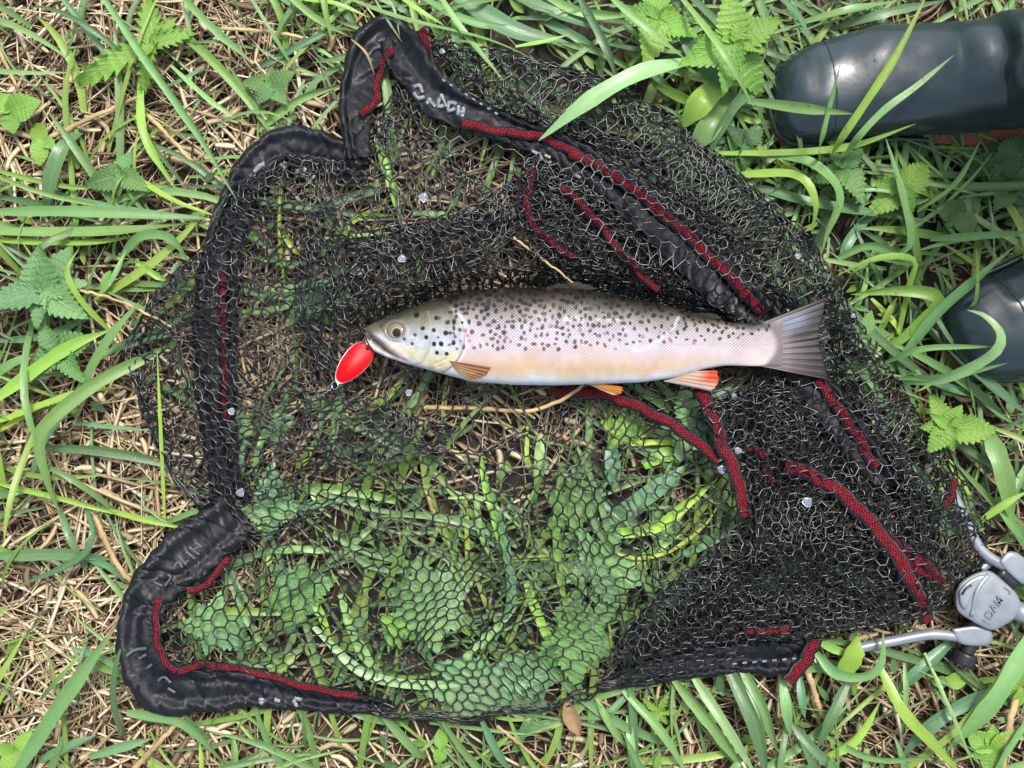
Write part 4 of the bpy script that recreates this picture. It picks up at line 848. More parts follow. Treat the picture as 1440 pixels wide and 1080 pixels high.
FOLDS['S'] = [([(680, 110), (840, 190), (980, 290), (1120, 440)], 16, .8, 4), ([(500, 420), (620, 380), (760, 330)], 18, .9, 5)]
FOLDS['L'] = [([(210, 430), (260, 520), (250, 640)], 18, .6, 4), ([(470, 300), (600, 330), (720, 300)], 26, .9, 7), ([(420, 640), (500, 600), (600, 620)], 18, .8, 4)]
FOLDS['A'].append(([(470, 988), (600, 1008), (760, 990), (880, 958)], 24, .75, 3))
def hex_layer(poly, side, ang, zmm, R, key, seed, over):
    r = np.random.default_rng(100 + seed)
    x0, y0 = poly.min(0) - 60; x1, y1 = poly.max(0) + 60
    cx, cy = (x0 + x1) / 2, (y0 + y1) / 2; ext = max(x1 - x0, y1 - y0) * .75
    ni = int(ext / (math.sqrt(3) * side)) + 2; nj = int(ext / (1.5 * side)) + 2
    I, J = np.meshgrid(np.arange(-ni * 2, ni * 2), np.arange(-nj, nj), indexing='ij')
    Ax = I * math.sqrt(3) * side + J * math.sqrt(3) / 2 * side; Ay = J * 1.5 * side
    sh = Ax.shape; idx = np.arange(Ax.size).reshape(sh); N0 = Ax.size
    P = np.concatenate([np.stack([Ax, Ay], -1).reshape(-1, 2), np.stack([Ax, Ay + side], -1).reshape(-1, 2)])
    E = [np.stack([idx.ravel(), idx.ravel() + N0], 1)]
    E.append(np.stack([(idx[:, :-1] + N0).ravel(), idx[:, 1:].ravel()], 1)); E.append(np.stack([(idx[1:, :-1] + N0).ravel(), idx[:-1, 1:].ravel()], 1))
    E = np.concatenate(E)
    a = math.radians(ang); P = P @ np.array([[math.cos(a), math.sin(a)], [-math.sin(a), math.cos(a)]]) + [cx, cy]
    # stretch, drift and jitter of the cloth
    wa = .5 if key == 'T' else 1.0
    P = P + wa * np.stack([26 * vnoise(P[:, 0], P[:, 1], 130, seed) + 9 * vnoise(P[:, 0], P[:, 1], 45, seed + 9), 26 * vnoise(P[:, 0], P[:, 1], 130, seed + 20) + 9 * vnoise(P[:, 0], P[:, 1], 45, seed + 29)], 1) + r.normal(0, .55, P.shape)
    near = (P[:, 0] > x0) & (P[:, 0] < x1) & (P[:, 1] > y0) & (P[:, 1] < y1)
    sdv = np.full(len(P), -999.0); nv = np.zeros_like(P)
    s_, n_, _ = poly_sd(P[near], poly); sdv[near] = s_; nv[near] = n_
    hp = R * math.pi / 2; t = sdv
    inward = np.where(np.abs(t) < hp, R * (1 - np.cos(t / R)), R + np.abs(t) - hp)
    zo = np.where(np.abs(t) < hp, R * np.sin(t / R), np.sign(t) * R) * .5
    keep = t > -26
    Q = P + (inward - t)[:, None] * nv
    z = np.full(len(P), zmm, float) + zo * SC * 1000
    z += 4.5 * vnoise(P[:, 0], P[:, 1], 70, seed + 40) + 2.0 * vnoise(P[:, 0], P[:, 1], 26, seed + 41)
    for pl, rr, aa, hh in FOLDS[key]:
        L = cr(pl, 60); L[:, 0] += 13 * vnoise(L[:, 0], L[:, 1], 55, seed + 70); L[:, 1] += 13 * vnoise(L[:, 0], L[:, 1], 55, seed + 71); ix, d, nn, dist = line_sd(Q, L)
        end = np.exp(-np.maximum(0, dist - np.abs(d)) / 12)
        g = np.exp(-(dist / rr) ** 2) * end
        Q = Q + (-aa * (.86 if key in 'BC' else 1) * d * g)[:, None] * nn; z += hh * g
    z = z / 1000
    # the fish presses the mesh down
    k2 = np.where(keep)[0]
    fd = poly_sd(Q[k2], fish_outline)[0]
    z[k2] = np.minimum(z[k2], .0345 + np.maximum(0, -fd - 2) * SC * .9)
    st, fl = sleeve_top(Q[k2, 0], Q[k2, 1]); on = st > 0
    up_ = on & (fl > .5) & ((over == 1) | ((over == 2) & (Q[k2, 0] < 640)))
    z[k2] = np.where(up_, np.maximum(z[k2], st + .0022), np.where(on, np.minimum(z[k2], np.maximum(st - .013, .027)), z[k2]))
    z = np.maximum(z, .027)
    f = (HC - z) / HC * SC
    V3 = np.stack([(Q[:, 0] - 720) * f, (540 - Q[:, 1]) * f, z], 1)
    E = E[keep[E[:, 0]] & keep[E[:, 1]]]
    ln = np.linalg.norm(V3[E[:, 0]] - V3[E[:, 1]], axis=1); E = E[(ln < side * SC * 2.6) & (ln > 2e-4)]
    # a little sag in each strand: three points
    A_, B_ = V3[E[:, 0]], V3[E[:, 1]]
    mid = (A_ + B_) / 2 + r.normal(0, .00025, A_.shape)
    d = unit(B_ - A_) * .0004
    spine = np.stack([A_ - d, mid, B_ + d], 1)
    rad = np.tile(np.array([[.00104, .00076, .00104]]), (len(E), 1)) * r.uniform(.85, 1.12, (len(E), 1))
    V, F = tubes(spine, rad, 5)
    return child('mesh_bag', V, F, M['mesh'], net)
for a in LAYERS: hex_layer(*a)

# red stitched bands: (points, width, height mm or None = lies on the sleeve)
def band(pts, w, zz=None, pipe=True, name='red_band'):
    n = 90; P = cr(pts, n)
    P[:, 0] += 1.2 * np.sin(np.linspace(0, len(pts) * 5, n)); P[:, 1] += 1.0 * np.sin(np.linspace(1, len(pts) * 6, n))
    if zz is None:
        st, _ = sleeve_top(P[:, 0], P[:, 1]); z = np.where(st > 0, st + .0024, .036)
        z = np.convolve(np.pad(z, 6, 'edge'), np.ones(13) / 13, 'valid')
    else: z = np.interp(np.linspace(0, 1, n), np.linspace(0, 1, len(zz)), np.array(zz, float)) / 1000
    cen = np.stack([Wp(a, b_, c_) for (a, b_), c_ in zip(P[:, :2], z)])
    T = unit(np.gradient(cen, axis=0)); s = unit(np.cross(T, [0, 0, 1.0])); up = np.cross(s, T)
    arc = np.r_[0, np.cumsum(np.linalg.norm(np.diff(cen, axis=0), axis=1))]
    prof = np.array([(-1, -.4), (-1, .3), (-.7, .8), (0, 1), (.7, .8), (1, .3), (1, -.4), (0, -.5)])
    def sw(wd, th, off, nm, mt, par):
        wv = wd * SC / 2 * (1 + .08 * np.sin(arc * 420))
        V = cen[:, None] + (prof[None, :, 0] * wv[:, None])[..., None] * s[:, None] + (prof[None, :, 1] * th + off)[..., None] * up[:, None]
        p2 = np.stack([np.repeat(arc[:, None], 8, 1), prof[None, :, 0] * wv[:, None], np.zeros((n, 8))], -1).reshape(-1, 3)
        return child(nm, V.reshape(-1, 3), [grid_faces(n, 8, True), np.arange(8)[None, ::-1], (np.arange(8) + (n - 1) * 8)[None]], mt, par, p2=p2)
    o = sw(w * .78, .0010, 0, name, M['red'], net)
    if pipe:
        pp = sw(w * 1.25, .0010, -.0013, 'piping', M['piping'], net); pp.parent = o
band([(322, 783), (304, 806), (288, 824), (262, 832)], 8)
band([(222, 840), (219, 880), (226, 920), (246, 946)], 8)
band([(250, 944), (290, 936), (360, 946), (430, 966), (502, 980)], 9)
band([(549, 66), (532, 106), (528, 140), (506, 162)], 9)
band([(592, 40), (597, 54), (600, 72)], 14)
band([(650, 172), (700, 184), (760, 192), (802, 212)], 11)
band([(802, 212), (872, 252), (940, 306), (1010, 372), (1072, 438)], 14)
band([(1150, 532), (1180, 575), (1206, 612), (1232, 658)], 13)
band([(312, 385), (313, 440), (316, 520), (318, 590)], 9)
band([(748, 236), (742, 300), (770, 336), (812, 366)], 9, [56, 58, 58, 52])
band([(790, 262), (830, 300), (870, 350), (925, 410)], 9, [57, 59, 60, 48])
band([(780, 551), (820, 552), (860, 557), (930, 588), (975, 618), (1012, 648)], 13, [35, 37, 42, 50, 56, 60])
band([(984, 548), (1006, 592), (1018, 630), (1036, 668), (1050, 728)], 15, [50, 64, 66, 65, 62])
band([(1104, 654), (1150, 672), (1196, 704), (1246, 760), (1285, 822), (1306, 876)], 17, [58, 62, 64, 67, 66, 52])
band([(1236, 742), (1270, 772), (1296, 788), (1328, 822)], 13, [60, 61, 60, 54])
band([(1252, 768), (1280, 792), (1312, 812)], 12, [59, 60, 56])
band([(1146, 898), (1134, 928), (1108, 960)], 15, [42, 44, 38])
band([(1342, 672), (1340, 696), (1326, 716)], 8, [44, 46, 44])
band([(1050, 886), (1080, 888), (1110, 884)], 9, [60, 60, 60])
band([(1050, 628), (1074, 640), (1082, 680)], 8, [58, 60, 58])

# worn lettering on the sleeve: strokes printed on the fabric
def strokes(lines, w, mt, name='lettering', parent=None):
    VV, FF, k = [], [], 0
    for pts in lines:
        P = cr(pts, 6); st, _ = sleeve_top(P[:, 0], P[:, 1]); z = np.where(st > 0, st, .036) + .0012
        cen = np.stack([Wp(a, b_, c_) for (a, b_), c_ in zip(P, z)]); T = unit(np.gradient(cen, axis=0)); s = unit(np.cross(T, [0, 0, 1.0]))
        wd = w * SC / 2 * (1 + rng.uniform(-.25, .25, 6))[:, None]
        V = np.stack([cen - s * wd, cen - s * wd + [0, 0, .0003], cen + s * wd + [0, 0, .0003], cen + s * wd], 1)
        VV.append(V.reshape(-1, 3)); FF.append(grid_faces(6, 4) + k); k += 24
    return child(name, np.concatenate(VV), np.concatenate(FF), mt, net)
L1 = strokes([[(582, 122), (590, 120), (594, 130)], [(582, 130), (588, 138), (597, 136)], [(600, 146), (606, 138)], [(602, 138), (612, 150)], [(618, 138), (616, 150), (624, 148)], [(620, 132), (628, 150)], [(632, 142), (630, 156), (640, 152)], [(634, 144), (642, 146)], [(645, 148), (644, 162)], [(652, 150), (650, 164)], [(646, 156), (653, 158)]], 4.5, M['white'])
L2 = strokes([[(622 + i * 10.5, 112 + i * 6.6), (626 + i * 10.5, 114.5 + i * 6.6)] for i in range(8)], 3.0, M['white'])
L3 = strokes([[(358, 242), (362, 236), (372, 230)], [(384, 242), (388, 240)], [(394, 230), (400, 238), (404, 242)], [(398, 228), (406, 234)], [(418, 238), (420, 246), (428, 246)], [(424, 236), (430, 240)], [(432, 250), (438, 254)], [(436, 246), (442, 250)]], 6, M['white'])
L4 = strokes([[(228, 824), (216, 818), (222, 812)], [(232, 824), (240, 812), (236, 808)], [(244, 800), (250, 790), (256, 798)], [(252, 784), (262, 794)], [(258, 792), (266, 788)], [(262, 776), (274, 786)], [(266, 770), (280, 780)], [(276, 764), (284, 770)], [(270, 776), (280, 768)]], 3.2, M['greyprint'])
L5 = strokes([[(178, 922), (190, 914), (206, 912)], [(196, 926), (206, 920)], [(222, 958), (230, 952), (240, 960)], [(236, 968), (246, 974)], [(206, 940), (214, 934)]], 3.5, M['greyprint'])
L6 = strokes([[(364, 984), (372, 984)], [(366, 990), (370, 986)], [(386, 984), (394, 986)], [(412, 984), (418, 994)], [(414, 982), (424, 984)]], 5, M['white'])
L7 = strokes([[(748, 212), (756, 216)], [(758, 214), (762, 224)], [(766, 218), (774, 222)], [(772, 226), (776, 232)], [(792, 236), (800, 240)], [(806, 244), (816, 250)]], 4, M['white'])
L8 = strokes([[(1030 + i * 14, 934 - i * 1.2), (1036 + i * 14, 933 - i * 1.2)] for i in range(7)], 3, M['white'])
L9 = strokes([[(518, 78), (526, 68), (536, 66)], [(516, 80), (524, 86)]], 4, M['greyprint'])
for o, si in ((L1, 3), (L2, 3), (L3, 0), (L4, 1), (L5, 1), (L6, 1), (L7, 3), (L8, 2), (L9, 3)): o.parent = sleeves[si]

# alloy frame arms, hinge block, bolts, handle stub
def tube_part(name, pts, r, mt, par, n=30, sides=14, cap=True):
    P = cr(pts, n); sp = np.stack([Wp(a, b_, c_ / 1000) for a, b_, c_ in P])
    V, F = tubes(sp[None], np.full((1, n), r), sides)
    Fl = [F, np.arange(sides)[None, ::-1], (np.arange(sides) + (n - 1) * sides)[None]]
    return child(name, V, Fl, mt, par)
def prism(name, pts, z0, z1, mt, par, bev=2.0, crown=0.0):
    """rounded plate from a plan outline; heights in mm"""
    P = np.asarray(pts, float); n = len(P); Q = cr(np.vstack([P, P[:1]]), n * 5)[:-1]; n = len(Q); c = Q.mean(0)
    f = lambda k: c + (Q - c) * k
    L = np.linalg.norm(Q - c, axis=1).mean()
    rings = [(1 - bev / L, z0), (1, z0 + 2), (1, z1 - 2.5), (1 - .35 * bev / L, z1 - .9), (1 - bev / L, z1), (.6, z1 + crown)]
    V = np.concatenate([np.stack([Wp(a, b_, z / 1000) for a, b_ in f(k)]) for k, z in rings])
    return child(name, V, [grid_faces(6, n, True)[:, ::-1], (np.arange(n) + 5 * n)[None, ::-1], np.arange(n)[None]], mt, par)
arm1 = tube_part('frame_arm', [(1334, 684, 30), (1346, 708, 32), (1366, 752, 34), (1384, 778, 36), (1412, 796, 38)], .0052, M['alloy'], net)
arm2 = tube_part('frame_arm', [(1196, 914, 28), (1222, 908, 30), (1262, 900, 32), (1310, 892, 34), (1352, 896, 34)], .0050, M['alloy'], net)
blk = prism('hinge_block', [(1344, 832), (1352, 818), (1372, 806), (1392, 803), (1412, 818), (1430, 836), (1435, 852), (1428, 868), (1408, 882), (1392, 886), (1368, 874), (1346, 858)], 20, 46, M['alloy'], net, 6, 1.2)
prism('hinge_lip', [(1348, 832), (1360, 818), (1376, 809), (1388, 808), (1376, 822), (1366, 840), (1358, 858), (1350, 850)], 44, 49, M['alloy'], blk, 3).parent = blk
def sub(o, par):
    o.parent = par; return o
sub(tube_part('slot', [(1353, 836, 49.3), (1358, 828, 49.4), (1366, 823, 49.3)], .0012, M['blackplastic'], net, 12, 8), blk)
sub(tube_part('ridge', [(1390, 808, 46), (1374, 830, 47.4), (1366, 866, 46.5)], .0022, M['alloy'], net, 16, 8), blk)
jn = prism('joint_block', [(1338, 884), (1372, 880), (1392, 886), (1396, 898), (1388, 908), (1362, 908), (1346, 902)], 20, 40, M['alloy'], net, 4)
jn2 = prism('joint_block', [(1404, 790), (1416, 776), (1432, 778), (1452, 796), (1456, 812), (1440, 822), (1420, 808)], 22, 44, M['alloy'], net, 4)
tube_part('washer', [(1366, 870, 30), (1374, 886, 30)], .0088, M['blackplastic'], net, 6, 18)
tube_part('bolt', [(1366, 902, 28), (1358, 920, 28)], .0068, M['blackplastic'], net, 6, 18)
tube_part('bolt_cap', [(1358, 918, 27), (1352, 934, 27)], .0112, M['blackplastic'], net, 6, 22)
tube_part('washer', [(1402, 802, 34), (1424, 822, 34)], .0085, M['blackplastic'], net, 6, 18)
tube_part('bolt', [(1392, 790, 30), (1378, 800, 30)], .0045, M['alloy'], net, 6, 16)
tube_part('handle', [(1424, 856, 32), (1480, 880, 32), (1640, 950, 34), (1900, 1060, 36)], .0095, M['alloy'], net, 30, 20)
# raised maker's letters with corner brackets on the hinge block
fc = bpy.data.curves.new('lettering', 'FONT'); fc.body = 'DAM'; fc.size = 15 * SC; fc.extrude = .0004; fc.align_x = 'CENTER'; fc.align_y = 'CENTER'; fc.space_character = 1.05; fc.offset = .00012
to = bpy.data.objects.new('tmp_text', fc); C.objects.link(to)
bpy.context.view_layer.update()
tm = bpy.data.meshes.new_from_object(to.evaluated_get(bpy.context.evaluated_depsgraph_get())); tm.name = 'lettering'
bpy.data.objects.remove(to); tm.materials.clear(); tm.materials.append(M['emboss'])
lo = link('lettering', tm, blk)
nb = np.array(net.location)
lo.location = Vector(Wp(1399, 855, .0484) - nb); lo.rotation_euler = (0, 0, math.radians(57))
for pts in ([(1382, 872, 46.9), (1390, 877, 46.7), (1393, 876, 46.7)], [(1412, 826, 46.6), (1420, 832, 46.6), (1419, 836, 46.6)]):
    sub(tube_part('bracket_mark', pts, .0006, M['emboss'], net, 10, 6), blk)

# ------------------------------------------------------------------ brown trout
fish_base = Wp(800, 480, .036)
fish = thing('brown_trout', 'silver brown trout with black and red spots lying on the net', 'fish', fish_base)
FF = (HC - FISH_Z) / HC * SC
def FW(px, py, zpx): return np.stack([(px - 720) * FF, (540 - py) * FF, FISH_Z + zpx * FF], -1)
NU, NV = 640, 280
xs = np.linspace(514.5, 1100, NU)
def smooth_interp(x, T):
    y = np.interp(x, T[:, 0], T[:, 1]); k = np.hanning(23); k /= k.sum()
    ys = np.convolve(np.pad(y, 11, 'edge'), k, 'valid'); wgt = np.clip((x - 520) / 14, 0, 1)
    return y * (1 - wgt) + ys * wgt
top = smooth_interp(xs, FTOP); bot = smooth_interp(xs, FBOT)
bb = np.interp(xs, [514, 520, 535, 560, 590, 620, 660, 720, 800, 870, 950, 1010, 1050, 1080, 1100], [2.5, 8, 14, 22, 28, 32, 35, 37, 37, 34, 25, 15, 9, 5, .8])
bb = np.convolve(np.pad(bb, 12, 'edge'), np.ones(25) / 25, 'valid')
an = np.arange(NV) / NV * 2 * math.pi
ca, sa = np.cos(an), np.sin(an)
cy = (top + bot) / 2; hh = (bot - top) / 2
Y = cy[:, None] - hh[:, None] * ca[None]; X = np.repeat(xs[:, None], NV, 1)
Zp = bb[:, None] * np.sign(sa)[None] * np.abs(sa)[None] ** .92
def sstep(a, b, x): t = np.clip((x - a) / (b - a), 0, 1); return t * t * (3 - 2 * t)
def seg_dist(X, Y, pts):
    P = np.asarray(pts, float); d = np.full(X.shape, 1e9)
    for k in range(len(P) - 1):
        a, b_ = P[k], P[k + 1]; v = b_ - a; t = np.clip(((X - a[0]) * v[0] + (Y - a[1]) * v[1]) / (v @ v), 0, 1)
        d = np.minimum(d, np.hypot(X - a[0] - t * v[0], Y - a[1] - t * v[1]))
    return d
vv = (Y - top[:, None]) / (bot - top)[:, None]
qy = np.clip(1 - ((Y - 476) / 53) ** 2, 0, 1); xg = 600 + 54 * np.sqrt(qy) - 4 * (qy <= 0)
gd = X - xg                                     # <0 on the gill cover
disp = 2.6 * (1 - sstep(-1.5, 2.0, gd)) * sstep(-60, -6, gd) * sstep(422, 436, Y)
pre = seg_dist(X, Y, [(604, 440), (610, 462), (606, 492), (596, 510), (580, 514)]); disp -= .22 * np.exp(-(pre / 2.4) ** 2)
disp -= 1.0 * np.exp(-(seg_dist(X, Y, [(614, 512), (632, 505), (642, 494)]) / 1.6) ** 2)
disp -= .8 * np.exp(-(seg_dist(X, Y, [(608, 519), (626, 514), (640, 503)]) / 1.5) ** 2)
maxl = seg_dist(X, Y, [(528, 472), (548, 484), (566, 498), (571, 503)]); disp += 2.4 * np.exp(-(maxl / 4.5) ** 2)
mouth = seg_dist(X, Y, [(514, 470), (530, 482), (545, 494), (560, 503), (574, 509)]); mw = np.interp(X, [514, 535, 552, 575], [5.0, 5.0, 3.0, 1.5])
disp -= np.interp(X, [514, 540, 555, 580], [10, 9, 4, 1.0]) * np.exp(-(mouth / mw) ** 2)
ed = np.hypot((X - 558) / 1.12, Y - 466); disp += -5.0 * np.exp(-(ed / 10) ** 6) + .8 * np.exp(-((ed - 14) / 2.4) ** 2)
disp -= .7 * np.exp(-(seg_dist(X, Y, [(536, 462), (548, 478), (566, 484), (584, 480)]) / 1.5) ** 2)
nost = np.hypot(X - 536, Y - 459); disp -= 1.8 * np.exp(-(nost / 2.0) ** 2)
disp += .5 * vnoise(X, Y, 26, 77) * sstep(600, 680, X) + .35 * np.sin((X - 640) / 5.2) * np.exp(-((vv - .5) / .25) ** 2) * .35
disp *= np.abs(sa)[None] ** .5
Zp = Zp + disp * np.sign(sa)[None]
# pigment, plus a painted shadow line at the gill edge
def lerp_stops(v, st):
    pos = [s[0] for s in st]; return np.stack([np.interp(v, pos, [s[1][k] for s in st]) for k in range(3)], -1)
vj = vv + .035 * vnoise(X, Y, 22, 60) + .012 * vnoise(X, Y, 7, 61)
body = lerp_stops(vj, [(0, (.008, .008, .005)), (.07, (.016, .015, .010)), (.15, (.055, .048, .034)), (.26, (.21, .19, .175)), (.45, (.40, .365, .41)), (.60, (.50, .42, .45)), (.72, (.53, .405, .37)), (.83, (.53, .38, .24)), (.90, (.55, .47, .37)), (.95, (.60, .62, .66)), (1, (.62, .65, .70))])
taill = lerp_stops(vj, [(0, (.02, .018, .014)), (.10, (.09, .08, .065)), (.2, (.34, .31, .29)), (.3, (.37, .325, .335)), (.5, (.46, .385, .405)), (.75, (.53, .435, .42)), (1, (.57, .51, .48))])
kt = sstep(900, 1040, X)[..., None]; body = body * (1 - kt) + taill * kt
head = lerp_stops(vj, [(0, (.016, .016, .009)), (.16, (.038, .036, .024)), (.30, (.14, .135, .10)), (.42, (.27, .28, .27)), (.6, (.35, .38, .42)), (.75, (.45, .45, .36)), (.86, (.52, .47, .31)), (.95, (.58, .59, .60)), (1, (.60, .63, .67))])
kh = sstep(-3, 6, gd)[..., None]; col = head * (1 - kh) + body * kh
snout = (1 - sstep(520, 556, X))[..., None] * (1 - sstep(.25, .55, vv))[..., None]
col = col * (1 - .7 * snout) + np.array([.085, .08, .05]) * .7 * snout
def paint(mask, c):
    global col
    col = col * (1 - mask[..., None]) + np.array(c) * mask[..., None]
paint(.55 * np.exp(-((gd - 3) / 4) ** 2) * sstep(430, 450, Y), (.66, .60, .62))           # pale shoulder edge
paint(.5 * np.exp(-(pre / 1.4) ** 2), (.24, .22, .15))
paint(.75 * np.exp(-((maxl) / 3.2) ** 2) * sstep(545, 556, X), (.72, .42, .46))
paint(.5 * np.exp(-((maxl) / 3.2) ** 2) * (1 - sstep(535, 550, X)), (.40, .38, .34))
paint(.9 * np.exp(-(mouth / (mw * .95)) ** 2) * (1 - sstep(548, 572, X)), (.03, .022, .02))
paint(.55 * np.exp(-(seg_dist(X, Y, [(600, 516), (622, 514), (640, 500)]) / 4) ** 2), (.74, .60, .26))
paint(.75 * np.exp(-((ed - 13) / 2.6) ** 2), (.13, .125, .10))
paint(.8 * np.exp(-(nost / 1.8) ** 2), (.02, .02, .015))
paint(.75 * np.exp(-((gd - 1.2) / 1.3) ** 2) * sstep(428, 445, Y), (.16, .13, .13))  # dark gill membrane, doubling as a painted shadow line behind the cover
xc = 1094 - ((Y - 484) / 32) ** 2 * 20; paint(.97 * sstep(xc - 9, xc + 3, X), (.135, .112, .115))
col *= (1 + .16 * vnoise(X, Y, 7, 33) + .10 * vnoise(X, Y, 3, 34))[..., None] * (1 - kh) + kh * (1 + .07 * vnoise(X, Y, 9, 35))[..., None]
wob = 1.2 * vnoise(X, Y, 4, 91)
def spot(x, y, r, c, a=.92, e=1.0):
    i0, i1 = np.searchsorted(xs, [x - r * 3, x + r * 3]); sl = slice(max(i0 - 1, 0), i1 + 1)
    d = np.hypot((X[sl] - x) * e, (Y[sl] - y) / e) + wob[sl] * .55
    mk = a * (1 - sstep(r * .80, r * 1.12, d - .5)); global col
    col[sl] = col[sl] * (1 - mk[..., None]) + np.array(c) * mk[..., None]
K = (.003, .003, .003)
for x, y, r in [(588, 444.5, 4), (616, 449, 3.2), (597, 463, 3.2), (586, 472, 2.6), (602, 476, 3), (612.5, 466.5, 3), (629, 470, 4.2), (623, 485, 3.6), (613, 485, 3.2), (640, 484, 3.4), (617, 497, 3), (630, 498, 2.8), (582, 484, 2.4), (571, 478, 2.2), (619, 476, 1.6), (640, 470, 1.6), (620, 449, 2.6), (630, 456, 2.4)]:
    spot(x, y, r * .82, K if r > 2.7 else (.06, .055, .06), .97)
sr = np.random.default_rng(3); placed = []
while len(placed) < 285:
    x = sr.uniform(632, 1085); v = sr.beta(1.1, 2.0) * .74 + .02
    if sr.random() > np.interp(x, [632, 700, 850, 950, 1040, 1085], [1, 1, .85, .6, .25, .1]): continue
    if v > np.interp(x, [632, 760, 900, 1000, 1085], [.66, .66, .55, .45, .25]): continue
    tp, bt = np.interp(x, xs, top), np.interp(x, xs, bot); y = tp + v * (bt - tp)
    if any((x - a) ** 2 + (y - b_) ** 2 < 7.0 ** 2 for a, b_ in placed): continue
    placed.append((x, y))
    r = sr.uniform(1.9, 3.4) * np.interp(v, [0, .3, .7], [1.05, 1.0, .72]) * np.interp(x, [632, 900, 1085], [1.05, .9, .7])
    dk = np.interp(v, [0, .35, .6], [1.0, .98, .8]) * sr.uniform(.82, 1)
    c = K if sr.random() < .87 else (.05, .018, .02)
    spot(x, y, r, c, dk, sr.uniform(.75, 1.3))
    if sr.random() < .2: spot(x + sr.uniform(-3, 3), y + sr.uniform(-3, 3), r * .7, c, dk)
for x, y, r in [(656, 466, 3.2), (659, 474, 2.6), (661, 481, 2.2), (774, 460, 2.6), (813, 466, 2.8), (846, 471, 2), (900, 475, 2.6), (939, 481, 2.6), (712, 476, 2.4), (738, 479, 2), (745, 462, 2), (972, 484, 2), (862, 492, 1.6), (925, 468, 1.8)]:
    spot(x, y, r * 1.5, (.52, .42, .43), .35); spot(x, y, r, (.26, .06, .07), .62)
paint(.30 * np.exp(-(np.abs(vv - .50 - .03 * np.sin(X / 120)) * hh[:, None] * 2 / 1.0) ** 2) * sstep(840, 960, X), (.30, .22, .26))
paint(.55 * np.exp(-(seg_dist(X, Y, [(886, 492), (896, 494), (908, 490), (930, 474), (944, 462), (951, 448)]) / 2.2) ** 2), (.60, .66, .68))  # pale scrape across the flank
msk = (1 - sstep(xc - 4, xc + 2, X)) * sstep(2, 10, gd) * sstep(.02, .07, vv) * (1 - sstep(.84, .95, vv)) * np.interp(vv, [0, .5, .85], [.95, .66, .35]) 
# scales follow the side's arc
arcv = hh[:, None] * (an[None] if True else 0) * 0 + np.cumsum(np.r_[0, np.ones(NV - 1)])[None] * 0 + (Y - cy[:, None]) * 1.0
p2 = np.stack([X, arcv, msk], -1).reshape(-1, 3)
V = FW(X, Y, Zp)
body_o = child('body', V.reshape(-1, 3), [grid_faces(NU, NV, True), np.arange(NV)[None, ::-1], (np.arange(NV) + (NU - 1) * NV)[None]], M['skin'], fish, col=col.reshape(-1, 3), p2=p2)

def body_z(px, py):
    i = np.argmin(np.abs(xs - px)); j = np.argmin(np.abs(Y[i, :NV // 2] - py)); return Zp[i, j]

# eye
for sgn in (1, -1):
    nr, na = 26, 48; rr = np.linspace(0, 1, nr); aa = np.arange(na) / na * 2 * math.pi
    RR, AA = np.meshgrid(rr, aa, indexing='ij'); ex = 558 + 12.2 * RR * np.cos(AA); ey = 466 + 11 * RR * np.sin(AA)
    bx_ = np.interp(ex, xs, bb); cx_ = np.interp(ex, xs, cy); hx_ = np.interp(ex, xs, hh)
    ez = bx_ * np.clip(1 - ((ey - cx_) / hx_) ** 2, 0, 1) ** .46 - .6 + 2.4 * np.sqrt(np.maximum(0, 1 - RR ** 2))
    pd = np.hypot(ex - 560.5, ey - 469)
    c = np.zeros((nr, na, 3)); c[:] = (.17, .145, .09)
    lerp = lambda m, q: c * (1 - m[..., None]) + np.array(q) * m[..., None]
    c = lerp(.6 * np.clip(.5 + .8 * vnoise(ex, ey, 4, 5), 0, 1), (.09, .08, .06)); c = lerp(np.exp(-((pd - 7.2) / 1.3) ** 2), (.30, .24, .11)); c = lerp(1 - sstep(5.6, 6.6, pd), (.004, .004, .006)); c = lerp(.5 * (1 - sstep(1.0, 3.5, pd)), (.012, .014, .022)); c = lerp(sstep(.86, 1, RR), (.05, .045, .04))
    child('eye', FW(ex, ey, sgn * ez).reshape(-1, 3), grid_faces(nr, na, True), M['eye'], fish, col=c.reshape(-1, 3))

